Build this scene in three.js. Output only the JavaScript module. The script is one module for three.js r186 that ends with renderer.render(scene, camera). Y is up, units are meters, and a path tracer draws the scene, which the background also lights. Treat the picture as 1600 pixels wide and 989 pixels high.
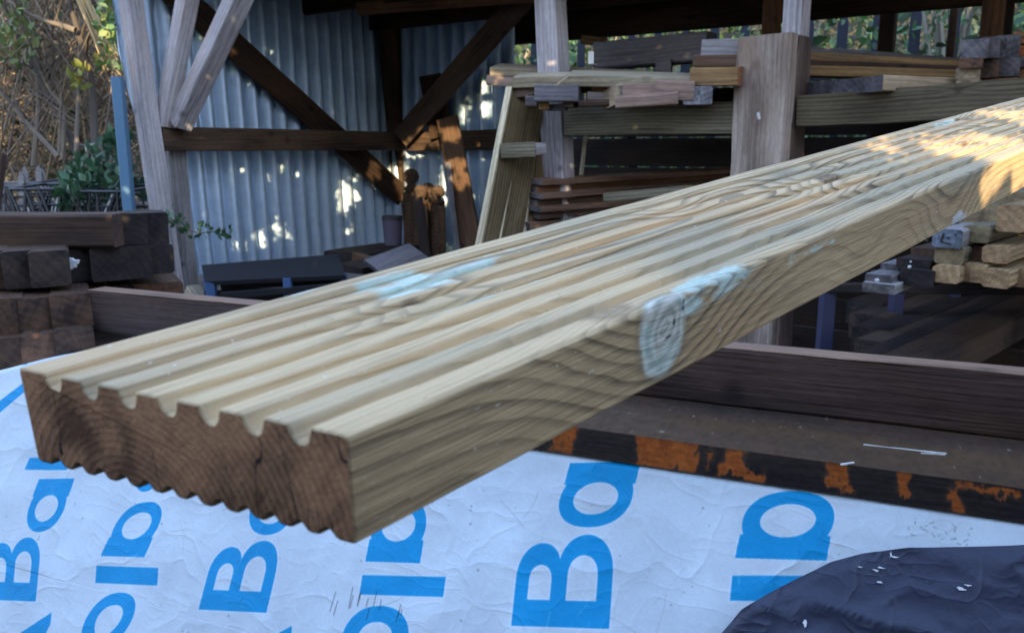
import * as THREE from 'three';
import { mergeGeometries, toCreasedNormals } from 'three/addons/utils/BufferGeometryUtils.js';

// ---------------------------------------------------------------- camera, sky, sun, exposure
const scene = new THREE.Scene();
const EYE = new THREE.Vector3(0, 1.5, 0), F = 1300, PITCH = 11.29 * Math.PI / 180;
const camera = new THREE.PerspectiveCamera(2 * Math.atan(494.5 / F) * 180 / Math.PI, 1024 / 632, 0.02, 400);
camera.position.copy(EYE);
camera.rotation.x = -PITCH;
camera.focus = 0.78;
camera.userData.fStop = 16;
scene.add(camera);

const SUN = new THREE.Vector3(0.07, 0.22, 0.97).normalize();
{
  const w = 256, h = 128, d = new Float32Array(w * h * 4);
  for (let j = 0; j < h; j++) for (let i = 0; i < w; i++) {
    const el = ((j + 0.5) / h - 0.5) * Math.PI, az = ((i + 0.5) / w - 0.5) * 2 * Math.PI;
    const y = Math.sin(el), x = Math.cos(az) * Math.cos(el), z = Math.sin(az) * Math.cos(el);
    const k = Math.pow(1 - Math.max(0, y), 2.2), c = Math.max(0, x * SUN.x + y * SUN.y + z * SUN.z), g = Math.pow(c, 6) * 0.5;
    const o = (j * w + i) * 4;
    d[o] = 0.31 + 0.46 * k + g; d[o + 1] = 0.46 + 0.42 * k + g * 0.85; d[o + 2] = 0.80 + 0.24 * k + g * 0.6; d[o + 3] = 1;
  }
  const t = new THREE.DataTexture(d, w, h, THREE.RGBAFormat, THREE.FloatType);
  t.mapping = THREE.EquirectangularReflectionMapping; t.magFilter = THREE.LinearFilter; t.needsUpdate = true;
  scene.background = t; scene.environment = t;
}
const sun = new THREE.DirectionalLight(new THREE.Color(1.0, 0.77, 0.46), 3.4);
sun.position.copy(SUN).multiplyScalar(30);
sun.castShadow = true; sun.shadow.radius = 0.3; sun.shadow.mapSize.set(4096, 4096);
Object.assign(sun.shadow.camera, { left: -12, right: 12, top: 12, bottom: -12, near: 0.5, far: 80 });
scene.add(sun); scene.add(sun.target);
const renderer = new THREE.WebGLRenderer({ antialias: true });
renderer.toneMapping = THREE.LinearToneMapping;
renderer.toneMappingExposure = 2.6;
renderer.shadowMap.enabled = true;

// ---------------------------------------------------------------- helpers
const V = (x, y, z) => new THREE.Vector3(x, y, z);
const fw = V(0, -Math.sin(PITCH), -Math.cos(PITCH)), up = V(0, Math.cos(PITCH), -Math.sin(PITCH)), Y = V(0, 1, 0);
const ray = (x, y) => fw.clone().addScaledVector(V(1, 0, 0), (x - 800) / F).addScaledVector(up, (494.5 - y) / F);
const at = (x, y, z) => EYE.clone().addScaledVector(ray(x, y), z);                    // photo pixel + depth -> place
const onPlane = (x, y, p, n) => { const r = ray(x, y); return EYE.clone().addScaledVector(r, p.clone().sub(EYE).dot(n) / r.dot(n)); };
function along(p, dir, px) {                                                          // s where p + s dir stands over photo column px
  const q = p.clone().sub(EYE), m = (px - 800) / F;
  return (m * q.dot(fw) - q.x) / (dir.x - m * dir.dot(fw));
}
function vAt(p, row) {                                                                // the point above or below p seen at photo row
  const q = p.clone().sub(EYE), m = (494.5 - row) / F;
  return p.clone().addScaledVector(Y, (m * q.dot(fw) - q.dot(up)) / (up.y - m * fw.y));
}
let seed = 12345;
const rnd = () => { seed = (seed * 1664525 + 1013904223) >>> 0; return seed / 4294967296; };
const rr = (a, b) => a + (b - a) * rnd();
const hash = (x, y, s) => { let h = (x * 374761393 + y * 668265263 + s * 1442695041) | 0; h = Math.imul(h ^ (h >>> 13), 1274126177); h ^= h >>> 16; return (h >>> 0) / 4294967296; };
const mod = (a, n) => ((a % n) + n) % n;
function noise(x, y, s = 0, px = 4096, py = 4096) {                                    // value noise, periodic
  const ix = Math.floor(x), iy = Math.floor(y), fx = x - ix, fy = y - iy, u = fx * fx * (3 - 2 * fx), v = fy * fy * (3 - 2 * fy);
  const a = mod(ix, px), b = mod(ix + 1, px), c = mod(iy, py), d = mod(iy + 1, py);
  const h0 = hash(a, c, s), h1 = hash(b, c, s), h2 = hash(a, d, s), h3 = hash(b, d, s);
  return h0 + (h1 - h0) * u + (h2 - h0) * v + (h0 - h1 - h2 + h3) * u * v;
}
const fbm = (x, y, s, n = 4, px = 4096, py = 4096) => { let a = 0, k = 0.5, t = 0; for (let i = 0; i < n; i++) { a += k * noise(x, y, s + i * 17, px, py); t += k; x *= 2; y *= 2; px *= 2; py *= 2; k *= 0.5; } return a / t; };
const clamp = (x, a = 0, b = 1) => Math.min(b, Math.max(a, x));
const sm = (a, b, x) => { const t = clamp((x - a) / (b - a)); return t * t * (3 - 2 * t); };
const mix3 = (a, b, t) => [a[0] + (b[0] - a[0]) * t, a[1] + (b[1] - a[1]) * t, a[2] + (b[2] - a[2]) * t];
const enc = (c) => { c = clamp(c); return Math.round(255 * (c <= 0.0031308 ? 12.92 * c : 1.055 * Math.pow(c, 1 / 2.4) - 0.055)); };
function tex(w, h, fn, wrap = true) {                                                  // fn(u, v) -> [r, g, b, height] linear
  const d = new Uint8Array(w * h * 4), b = new Uint8Array(w * h * 4);
  for (let j = 0; j < h; j++) for (let i = 0; i < w; i++) {
    const c = fn((i + 0.5) / w, (j + 0.5) / h), o = (j * w + i) * 4;
    d[o] = enc(c[0]); d[o + 1] = enc(c[1]); d[o + 2] = enc(c[2]); d[o + 3] = 255;
    const hh = Math.round(255 * clamp(c[3] ?? 0.5)); b[o] = b[o + 1] = b[o + 2] = hh; b[o + 3] = 255;
  }
  const mk = (a, srgb) => { const t = new THREE.DataTexture(a, w, h, THREE.RGBAFormat); if (srgb) t.colorSpace = THREE.SRGBColorSpace; t.magFilter = THREE.LinearFilter; t.minFilter = THREE.LinearMipmapLinearFilter; t.generateMipmaps = true; t.wrapS = t.wrapT = wrap ? THREE.RepeatWrapping : THREE.ClampToEdgeWrapping; t.needsUpdate = true; return t; };
  return { map: mk(d, true), bump: mk(b, false) };
}
const taken = {};
const numbered = (n) => { const k = taken[n] = (taken[n] ?? -1) + 1; return k ? n + '_' + String(k).padStart(3, '0') : n; };
function tag(o, name, label, category, group, kind) {
  o.name = numbered(name);
  if (label) o.userData.label = label;
  if (category) o.userData.category = category;
  if (group) o.userData.group = group;
  if (kind) o.userData.kind = kind;
  if (!o.parent) scene.add(o);
  return o;
}
function part(geo, mat, name, parent, label) {
  const m = new THREE.Mesh(geo, mat); m.name = name; m.castShadow = m.receiveShadow = true;
  if (label) m.userData.label = label;
  parent.add(m); return m;
}
function mesh(geo, mat, name, label, category, group, kind) {
  const m = new THREE.Mesh(geo, mat); m.castShadow = m.receiveShadow = true;
  return tag(m, name, label, category, group, kind);
}
const thing = (name, label, category, group, pos) => { const g = new THREE.Group(); if (pos) g.position.copy(pos); return tag(g, name, label, category, group); };

// ---------------------------------------------------------------- wood
function woodSet(s, base, dark, o = {}) {                                              // 1.6 m x 0.4 m of board face
  const nk = o.knots ?? 3, kn = [];
  for (let i = 0; i < nk; i++) kn.push([hash(i, 1, s), hash(i, 2, s), 0.012 + 0.012 * hash(i, 3, s)]);
  return tex(512, 512, (u, v) => {
    let warp = 0, kd = 0;
    for (const [ku, kv, kr] of kn) {
      let dx = (u - ku) * 1.6, dy = (v - kv) * 0.4; if (dx > 0.8) dx -= 1.6; if (dx < -0.8) dx += 1.6; if (dy > 0.2) dy -= 0.4; if (dy < -0.2) dy += 0.4;
      const e = Math.exp(-(dx * dx) / (kr * kr * 16) - (dy * dy) / (kr * kr * 5)); warp += Math.sign(dy) * e * 0.9; kd = Math.max(kd, Math.exp(-(dx * dx + dy * dy) / (kr * kr * 0.7)));
    }
    const g = v * (o.rings ?? 18) + fbm(u * 3, v * 5, s, 3, 3, 5) * 2.2 + warp, ring = Math.pow(0.5 + 0.5 * Math.sin(g * 6.283), 2);
    const fine = fbm(u * 10, v * 120, s + 40, 3, 10, 120), blot = fbm(u * 5, v * 4, s + 80, 4, 5, 4), spk = fbm(u * 90, v * 60, s + 90, 2, 90, 60);
    let t = ring * (o.ring ?? 0.3) + (fine - 0.5) * (o.fine ?? 0.9) + (blot - 0.5) * (o.blot ?? 1.2) + 0.3 + kd * 0.8;
    let c = mix3(base, dark, clamp(t));
    if (o.tint) c = mix3(c, o.tint, clamp((fbm(u * 4, v * 3, s + 120, 4, 4, 3) - 0.5) * 4) * (o.tintAmt ?? 0.6));
    const k = 0.85 + 0.3 * spk; c = [c[0] * k, c[1] * k, c[2] * k];
    return [...c, 0.5 + (fine - 0.5) * 0.9 - ring * 0.15 + (spk - 0.5) * 0.3 - kd * 0.2];
  });
}
function endSet(s, base, dark) {                                                       // 0.3 m square of end grain
  const px = hash(1, 1, s) * 0.5, py = -0.15;
  return tex(256, 256, (u, v) => {
    const r = Math.hypot(u - px, v - py), a = Math.atan2(v - py, u - px);
    const ring = 0.5 + 0.5 * Math.sin(r * 95 + fbm(u * 4, v * 4, s, 3) * 9), ray_ = fbm(a * 40, r * 5, s + 7, 2), bl = fbm(u * 7, v * 7, s + 9, 4), sp = fbm(u * 60, v * 60, s + 3, 2);
    const t = ring * 0.28 + (bl - 0.5) * 1.6 + 0.35 + (ray_ - 0.5) * 0.5, c = mix3(base, dark, clamp(t)), k = 0.8 + 0.4 * sp;
    return [c[0] * k, c[1] * k, c[2] * k, 0.5 + (sp - 0.5) + (ray_ - 0.5) * 0.5];
  });
}
function woodMat(set, rough = 0.85, bump = 0.0015, tint) {
  const m = new THREE.MeshPhysicalMaterial({ map: set.map.clone(), bumpMap: set.bump.clone(), bumpScale: bump, roughness: rough, specularIntensity: 0.4 });
  m.map.repeat.set(1 / 1.6, 1 / 0.4); m.bumpMap.repeat.copy(m.map.repeat);
  m.map.needsUpdate = m.bumpMap.needsUpdate = true;
  if (tint) m.color.setRGB(...tint);
  return m;
}
function endMat(set, tint, rough = 0.95) {
  const m = new THREE.MeshStandardMaterial({ map: set.map.clone(), bumpMap: set.bump.clone(), bumpScale: 0.001, roughness: rough });
  m.map.repeat.set(1 / 0.3, 1 / 0.3); m.bumpMap.repeat.copy(m.map.repeat); m.map.needsUpdate = m.bumpMap.needsUpdate = true;
  if (tint) m.color.setRGB(...tint);
  return m;
}
const W = {};
const setGrey = woodSet(11, [0.36, 0.34, 0.33], [0.12, 0.11, 0.11], { ring: 0.25, tint: [0.27, 0.20, 0.15], tintAmt: 0.5 });
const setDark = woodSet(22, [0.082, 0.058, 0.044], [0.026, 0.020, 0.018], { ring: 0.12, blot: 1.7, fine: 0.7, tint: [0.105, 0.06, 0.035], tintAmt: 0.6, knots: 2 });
const setFrame = woodSet(33, [0.15, 0.095, 0.06], [0.045, 0.03, 0.022], { ring: 0.3, tint: [0.2, 0.11, 0.055], tintAmt: 0.5 });
const setPale = woodSet(44, [0.50, 0.42, 0.29], [0.22, 0.18, 0.12], { ring: 0.45, fine: 0.6, tint: [0.40, 0.38, 0.26], tintAmt: 0.5 });
const setGold = woodSet(55, [0.45, 0.28, 0.12], [0.14, 0.075, 0.035], { ring: 0.35, tint: [0.2, 0.13, 0.08], tintAmt: 0.7 });
const setPink = woodSet(66, [0.42, 0.29, 0.22], [0.18, 0.125, 0.10], { ring: 0.3, tint: [0.3, 0.25, 0.21], tintAmt: 0.6 });
const setTreat = woodSet(77, [0.27, 0.24, 0.16], [0.10, 0.088, 0.06], { ring: 0.5, rings: 26, tint: [0.2, 0.15, 0.085], tintAmt: 0.5 });
const setPost = woodSet(88, [0.44, 0.39, 0.36], [0.13, 0.115, 0.11], { ring: 0.2, fine: 0.7, blot: 2.2, tint: [0.24, 0.19, 0.15], tintAmt: 0.7, knots: 2 });
const endDark = endSet(5, [0.075, 0.05, 0.038], [0.02, 0.016, 0.015]), endBrown = endSet(6, [0.22, 0.12, 0.07], [0.06, 0.038, 0.028]), endGrey = endSet(7, [0.27, 0.25, 0.235], [0.085, 0.078, 0.072]), endPale = endSet(8, [0.46, 0.36, 0.23], [0.2, 0.14, 0.085]);
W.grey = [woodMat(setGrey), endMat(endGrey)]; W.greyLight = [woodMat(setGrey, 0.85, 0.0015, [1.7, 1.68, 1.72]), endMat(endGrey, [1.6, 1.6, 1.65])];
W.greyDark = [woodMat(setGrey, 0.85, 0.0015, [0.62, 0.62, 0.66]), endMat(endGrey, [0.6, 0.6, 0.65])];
W.dark = [woodMat(setDark, 0.7), endMat(endDark)]; W.darkBrown = [woodMat(setDark, 0.8, 0.0015, [1.3, 1.18, 1.08]), endMat(endBrown, [0.62, 0.6, 0.6])];
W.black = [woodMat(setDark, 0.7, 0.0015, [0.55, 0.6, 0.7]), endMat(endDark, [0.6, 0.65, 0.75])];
W.frameLight = [woodMat(setTreat, 0.9, 0.0015, [0.8, 0.66, 0.5]), endMat(endPale, [0.7, 0.7, 0.6])]; W.frame = [woodMat(setFrame), endMat(endBrown)]; W.frameDark = [woodMat(setFrame, 0.9, 0.0015, [0.5, 0.45, 0.42]), endMat(endBrown, [0.5, 0.5, 0.5])];
W.rust = [woodMat(setFrame, 0.9, 0.0015, [1.7, 1.35, 1.1]), endMat(endBrown)];
W.pale = [woodMat(setPale), endMat(endPale)]; W.paleDim = [woodMat(setPale, 0.85, 0.0015, [0.75, 0.72, 0.7]), endMat(endPale, [0.8, 0.75, 0.7])];
W.gold = [woodMat(setGold), endMat(endBrown, [1.8, 1.5, 1.0])]; W.pink = [woodMat(setPink), endMat(endGrey, [0.85, 0.88, 0.95])];
W.pinkDim = [woodMat(setPink, 0.85, 0.0015, [0.6, 0.56, 0.56]), endMat(endGrey, [0.8, 0.8, 0.9])];
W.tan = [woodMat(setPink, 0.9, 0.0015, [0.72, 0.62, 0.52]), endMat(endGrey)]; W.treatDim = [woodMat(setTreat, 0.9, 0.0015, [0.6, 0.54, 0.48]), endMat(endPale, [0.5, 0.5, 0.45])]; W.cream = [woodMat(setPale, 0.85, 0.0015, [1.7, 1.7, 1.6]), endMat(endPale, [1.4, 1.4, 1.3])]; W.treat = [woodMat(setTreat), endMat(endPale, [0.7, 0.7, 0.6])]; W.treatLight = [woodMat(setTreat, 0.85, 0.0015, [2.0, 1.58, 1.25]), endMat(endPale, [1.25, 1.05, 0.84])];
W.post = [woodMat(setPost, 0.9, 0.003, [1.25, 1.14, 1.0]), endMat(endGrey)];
W.postShade = [woodMat(setPost, 0.9, 0.003, [0.5, 0.42, 0.39]), endMat(endGrey, [0.6, 0.55, 0.5])]; W.brownEnd = [woodMat(setFrame), endMat(endBrown, [1.1, 1.0, 0.95])];  // darker copy of the post wood colours in its shaded side
W.orange = [woodMat(setGold, 0.8, 0.0015, [1.3, 0.85, 0.6]), endMat(endBrown, [2.6, 1.5, 0.8])];
W.greyEnd = [woodMat(setPink, 0.85, 0.0015, [0.8, 0.72, 0.7]), endMat(endGrey, [1.2, 1.3, 1.45])];

// a timber along +x: profile in (z, y), uv in metres, group 0 faces, group 1 ends
function prism(profile, len, segs = 1, o = {}) {
  const n = profile.length, P = [], U = [], arc = [0], s = o.seed ?? 1, u0 = (o.u0 ?? hash(s, 3, 9) * 5), v0 = (o.v0 ?? hash(s, 4, 9) * 5);
  for (let i = 0; i < n; i++) { const a = profile[i], b = profile[(i + 1) % n]; arc.push(arc[i] + Math.hypot(b[0] - a[0], b[1] - a[1])); }
  const bow = o.bow ?? 0, rough = o.rough ?? 0;
  const pt = (i, k) => {
    const [z, y] = profile[i % n], x = len * k / segs, t = k / segs, j = rough ? (hash(i % n, k, s + 31) - 0.5) * 2 * rough : 0, l = Math.hypot(z, y) || 1;
    return [x + (o.skew ? o.skew(z, y) * (1 - t) : 0), y * (1 + j / l) + bow * 4 * t * (1 - t), z * (1 + j / l)];
  };
  for (let k = 0; k < segs; k++) for (let i = 0; i < n; i++) {
    const q = [[i, k], [i + 1, k], [i + 1, k + 1], [i, k], [i + 1, k + 1], [i, k + 1]];
    for (const [a, b] of q) { const p = pt(a, b); P.push(...p); U.push(p[0] + u0, (a === i ? arc[i] : arc[i + 1]) + v0); }
  }
  const side = P.length / 3;
  for (const k of [0, segs]) {
    const tri = o.tri ?? Array.from({ length: n - 2 }, (_, i) => [0, i + 1, i + 2]);
    for (const t of tri) for (const i of (k ? [t[0], t[2], t[1]] : t)) { const p = pt(i, k); P.push(...p); U.push(p[2] + 0.1 + v0 * 0.3, p[1] + 0.1 + u0 * 0.3); }
  }
  let g = new THREE.BufferGeometry();
  g.setAttribute('position', new THREE.Float32BufferAttribute(P, 3)); g.setAttribute('uv', new THREE.Float32BufferAttribute(U, 2));
  const total = P.length / 3;
  g = toCreasedNormals(g, 0.6);
  g.addGroup(0, side, 0); g.addGroup(side, total - side, 1);
  return g;
}
// chamfered rectangle, h tall (y) and w deep (z), running anticlockwise seen from -x
function rect(w, h, c) {
  c = c ?? Math.min(w, h) * 0.07; const a = w / 2, b = h / 2;
  return [[-a + c, -b], [-a, -b + c], [-a, b - c], [-a + c, b], [a - c, b], [a, b - c], [a, -b + c], [a - c, -b]];
}
let timberSeed = 100;
function place(m, p0, dir, hint) {
  const x = dir.clone().normalize(), z = x.clone().cross(hint).normalize(), y = z.clone().cross(x);
  m.position.copy(p0); m.quaternion.setFromRotationMatrix(new THREE.Matrix4().makeBasis(x, y, z));
  return m;
}
// timber from p0 to p1: h across in the hint direction, w the other way
function timberGeo(len, w, h, o = {}) { const s = timberSeed++; return prism(o.profile ?? rect(w, h, o.c), len, o.segs ?? Math.max(2, Math.round(len / 0.25)), { seed: s, rough: o.rough ?? 0.0012, bow: o.bow ?? (hash(s, 1, 5) - 0.5) * 0.008 * Math.min(1, len), ...o }); }
function timber(p0, p1, w, h, mat, name, label, cat, group, o = {}) {
  const d = p1.clone().sub(p0), m = mesh(timberGeo(d.length(), w, h, o), mat, name, label, cat, group);
  return place(m, p0, d, o.hint ?? Y);
}
function timberPart(p0, p1, w, h, mat, name, parent, o = {}) {                        // p0, p1 in world; parent unrotated
  const d = p1.clone().sub(p0), m = part(timberGeo(d.length(), w, h, o), mat, name, parent, o.label);
  return place(m, p0.clone().sub(parent.position), d, o.hint ?? Y);
}
// a timber whose end fills photo rectangle x0..x1, y0..y1 at depth z and which runs away along dir
function endOn(x0, y0, x1, y1, z, dir, len, mat, name, label, cat, group, o = {}) {
  const c = at((x0 + x1) / 2, (y0 + y1) / 2, z), d = dir.clone().normalize(), cosv = Math.abs(d.dot(fw)) || 1;
  const w = (x1 - x0) * z / F / (o.square ? 1 : Math.max(0.5, cosv)) * 0.985, h = (y1 - y0) * z / F * 0.985;
  return timber(c, c.clone().addScaledVector(d, len), w, h, mat, name, label, cat, group, o);
}
const flatMat = (r, g, b, rough = 0.6, metal = 0) => { const m = new THREE.MeshStandardMaterial({ roughness: rough, metalness: metal }); m.color.setRGB(r, g, b); return m; };
function tube(pts, r, segs = 8, rad = 6) { return new THREE.TubeGeometry(new THREE.CatmullRomCurve3(pts), segs, r, rad, false); }
function taper(pts, r0, r1, segs = 12, rad = 6) {
  const c = new THREE.CatmullRomCurve3(pts), g = new THREE.TubeGeometry(c, segs, 1, rad, false), p = g.attributes.position;
  for (let i = 0; i <= segs; i++) { const q = c.getPointAt(i / segs), r = r0 + (r1 - r0) * i / segs; for (let j = 0; j <= rad; j++) { const k = i * (rad + 1) + j; p.setXYZ(k, q.x + (p.getX(k) - q.x) * r, q.y + (p.getY(k) - q.y) * r, q.z + (p.getZ(k) - q.z) * r); } }
  return g;
}

// ---------------------------------------------------------------- ground and bank
const eR = V(0.83, 0, 0.56).normalize(), nB = V(0.56, 0, -0.83).normalize();          // along the shed (right, nearer) and into it
const dirt = tex(512, 512, (u, v) => { const a = fbm(u * 6, v * 6, 3, 5, 6, 6), b = fbm(u * 60, v * 60, 4, 3, 60, 60); const c = mix3([0.11, 0.09, 0.07], [0.035, 0.03, 0.026], clamp(a * 1.6 - 0.3)); const k = 0.7 + 0.6 * b; return [c[0] * k, c[1] * k, c[2] * k, b]; });
dirt.map.repeat.set(60, 60); dirt.bump.repeat.set(60, 60);
const dirtMat = new THREE.MeshStandardMaterial({ map: dirt.map, bumpMap: dirt.bump, bumpScale: 0.02, roughness: 1 });
{
  const g = new THREE.PlaneGeometry(240, 240, 1, 1); g.rotateX(-Math.PI / 2);
  mesh(g, dirtMat, 'ground', null, null, null, 'structure');
  const lit = tex(256, 256, (u, v) => { const a = fbm(u * 10, v * 10, 13, 5, 10, 10), b = fbm(u * 50, v * 50, 14, 3, 50, 50); const c = mix3([0.10, 0.085, 0.045], [0.02, 0.022, 0.012], clamp(a * 2 - 0.5)); const k = 0.5 + b; return [c[0] * k, c[1] * k, c[2] * k, b]; });
  lit.map.repeat.set(24, 8); lit.bump.repeat.set(24, 8);
  const b = new THREE.PlaneGeometry(60, 16, 120, 40), p = b.attributes.position;
  for (let i = 0; i < p.count; i++) {
    const x = p.getX(i), v = (p.getY(i) + 8) / 16;                                     // v 0 foot, 1 top
    const q = V(0, 0, -9.2).addScaledVector(eR, x).addScaledVector(nB, v * 9 + (fbm(x, v * 6, 2, 3) - 0.5));
    p.setXYZ(i, q.x, -0.1 + v * 9.5 + (fbm(x * 0.8 + 50, v * 9, 5, 4) - 0.5) * 1.0, q.z);
  }
  b.computeVertexNormals();
  mesh(b, new THREE.MeshStandardMaterial({ map: lit.map, bumpMap: lit.bump, bumpScale: 0.08, roughness: 1, side: THREE.DoubleSide }), 'hillside', null, null, null, 'structure');
}

// ---------------------------------------------------------------- leaves and stems
function leafGeo() {                                                                   // one bent leaf, about 1 long
  const P = [[0, 0, 0], [0.28, 0.35, 0.06], [0, 0.4, 0], [-0.28, 0.35, 0.06], [0.2, 0.75, 0.0], [-0.2, 0.75, 0.0], [0, 1, -0.12], [0, 0.75, -0.05]];
  const I = [0, 1, 2, 0, 2, 3, 2, 1, 4, 2, 4, 7, 2, 7, 5, 2, 5, 3, 7, 4, 6, 7, 6, 5];
  const g = new THREE.BufferGeometry(); g.setAttribute('position', new THREE.Float32BufferAttribute(P.flat(), 3)); g.setIndex(I); g.computeVertexNormals(); return g;
}
const LEAF = leafGeo();
const leafMat = new THREE.MeshPhysicalMaterial({ color: 0xffffff, roughness: 0.55, side: THREE.DoubleSide, transmission: 0.35, thickness: 0 });
function leaves(n, sampler, size, colors, name, parent, kind, mat = leafMat) {
  const im = new THREE.InstancedMesh(LEAF, mat, n), m = new THREE.Matrix4(), q = new THREE.Quaternion(), c = new THREE.Color();
  for (let i = 0; i < n; i++) {
    const p = sampler(i); q.setFromEuler(new THREE.Euler(rr(-1.6, 1.6), rr(0, 6.28), rr(-1.4, 1.4)));
    const s = rr(size[0], size[1]); m.compose(p, q, V(s, s, s)); im.setMatrixAt(i, m);
    const k = colors[Math.floor(rnd() * colors.length)], b = rr(0.65, 1.35); im.setColorAt(i, c.setRGB(k[0] * b, k[1] * b, k[2] * b));
  }
  im.castShadow = im.receiveShadow = true; im.name = name;
  im.userData.kind = 'stuff';
  parent.add(im); return im;
}
function stems(n, sampler, colors, name, parent, kind) {                               // sampler -> [base, tip, radius]
  const g = new THREE.CylinderGeometry(0.55, 1, 1, 5, 1, false); g.translate(0, 0.5, 0);
  const im = new THREE.InstancedMesh(g, new THREE.MeshStandardMaterial({ roughness: 0.9 }), n), m = new THREE.Matrix4(), c = new THREE.Color();
  for (let i = 0; i < n; i++) {
    const [a, b, r] = sampler(i), d = b.clone().sub(a), l = d.length();
    m.compose(a, new THREE.Quaternion().setFromUnitVectors(Y, d.normalize()), V(r, l, r)); im.setMatrixAt(i, m);
    const k = colors[Math.floor(rnd() * colors.length)], bb = rr(0.7, 1.3); im.setColorAt(i, c.setRGB(k[0] * bb, k[1] * bb, k[2] * bb));
  }
  im.castShadow = im.receiveShadow = true; im.name = name; im.userData.kind = 'stuff'; parent.add(im); return im;
}
const bankY = (p) => { const v = (p.clone().sub(V(0, 0, -9.2)).dot(nB)) / 9; return Math.max(0, v * 9.5 - 0.1); };

// leafy blocker added behind the viewer to shade the yard, gaps aim sun patches
const gaps = [];                                                                       // [place lit, half width, half height]
const sunH = V(SUN.x, 0, SUN.z).normalize(), sunE = V(sunH.z, 0, -sunH.x), blockerD = 3.3;
const blockerHit = (p) => { const k = (blockerD - p.clone().sub(EYE).dot(sunH)) / SUN.dot(sunH); const q = p.clone().addScaledVector(SUN, k); return [q.clone().sub(EYE).dot(sunE), q.y]; };
function light(p, a, b) { gaps.push([...blockerHit(p), a, b]); }

// ---------------------------------------------------------------- shed: left tin wall
const wL = V(0.52, 0, -0.854).normalize(), C0 = at(285, 440, 4.6), wIn = V(0.854, 0, 0.52).normalize();   // along the wall (away), its foot at the front post, inward
const wUp = Y.clone().addScaledVector(wIn, -0.045).normalize();
const onWall = (x, y, off = 0.05) => onPlane(x, y, C0.clone().addScaledVector(wIn, off), wIn.clone().addScaledVector(Y, 0.045).normalize());
const sWall = (px) => along(C0, wL, px);
const tinSet = tex(512, 512, (u, v) => {
  const a = fbm(u * 8, v * 5, 31, 4, 8, 5), b = fbm(u * 90, v * 90, 33, 2, 90, 90), st = fbm(u * 60, v * 3, 35, 3, 60, 3);
  let c = mix3([0.68, 0.84, 0.99], [0.52, 0.68, 0.85], clamp(a * 1.8 - 0.4)); c = mix3(c, [0.25, 0.26, 0.27], sm(0.6, 0.85, st) * 0.25);
  const k = 0.92 + 0.16 * b; return [c[0] * k, c[1] * k, c[2] * k, b];
});
tinSet.map.repeat.set(0.4, 0.4); tinSet.bump.repeat.set(0.4, 0.4);
const tinMat = new THREE.MeshStandardMaterial({ map: tinSet.map, roughness: 0.5, metalness: 0.55, side: THREE.DoubleSide });
function corrugated(o, dir, upv, inn, t0, t1, h0, h1, pitch, amp) {                    // one bent sheet; t0/t1 functions of height
  const nx = Math.round((t1(0) - t0(0)) / pitch * 22), ny = 10, P = [], U = [], I = [];
  for (let layer = 0; layer < 2; layer++) for (let j = 0; j <= ny; j++) for (let i = 0; i <= nx; i++) {
    const h = h0 + (h1 - h0) * j / ny, a = t0(h), t = a + (t1(h) - a) * i / nx, c = Math.cos(t / pitch * 2 * Math.PI);
    const f = amp * (2 * Math.pow(0.5 + 0.5 * c, 0.38) - 1) - layer * 0.003 + (fbm(t * 2, h * 2, 71, 2) - 0.5) * 0.004;
    const p = o.clone().addScaledVector(dir, t).addScaledVector(upv, h).addScaledVector(inn, f); P.push(p.x, p.y, p.z); U.push(t, h);
  }
  const row = nx + 1, lay = row * (ny + 1);
  for (let l = 0; l < 2; l++) for (let j = 0; j < ny; j++) for (let i = 0; i < nx; i++) { const a = l * lay + j * row + i, q = [a, a + 1, a + row + 1, a, a + row + 1, a + row]; I.push(...(l ? q : q.reverse())); }
  const g = new THREE.BufferGeometry(); g.setAttribute('position', new THREE.Float32BufferAttribute(P, 3)); g.setAttribute('uv', new THREE.Float32BufferAttribute(U, 2)); g.setIndex(I); g.computeVertexNormals(); return g;
}
const corner = C0.clone().addScaledVector(wL, sWall(617));                             // foot of the corner post
{
  const wallN = wIn, base = onPlane(400, 424, C0, wIn), top = 2.6;
  const w = thing('tin_wall', 'blue grey corrugated tin side wall of the shed behind the dark diagonal brace', 'wall');
  const e0 = onWall(236, 310, -0.06), e1 = onWall(170, 0, -0.06), tt = (q) => q.clone().sub(C0).dot(wL);
  const lean = (h) => { const k = (h + base.y + 0.02 - e0.y) / (e1.y - e0.y); return tt(e0) + (tt(e1) - tt(e0)) * k; };
  const o = C0.clone().addScaledVector(wIn, -0.06); o.y = base.y + 0.02;
  const len = sWall(617);
  // three overlapping sheets
  const cuts = [lean, () => len * 0.36, () => len * 0.70, () => len + 0.05];
  for (let k = 0; k < 3; k++) part(corrugated(o.clone().addScaledVector(wIn, k * -0.004), wL, wUp, wIn, k ? (h) => cuts[k]() - 0.02 : lean, cuts[k + 1], 0, top - o.y + 0.2, 0.112, 0.032), tinMat, 'sheet', w);
}
                                                              // plane just inside the tin

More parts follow.
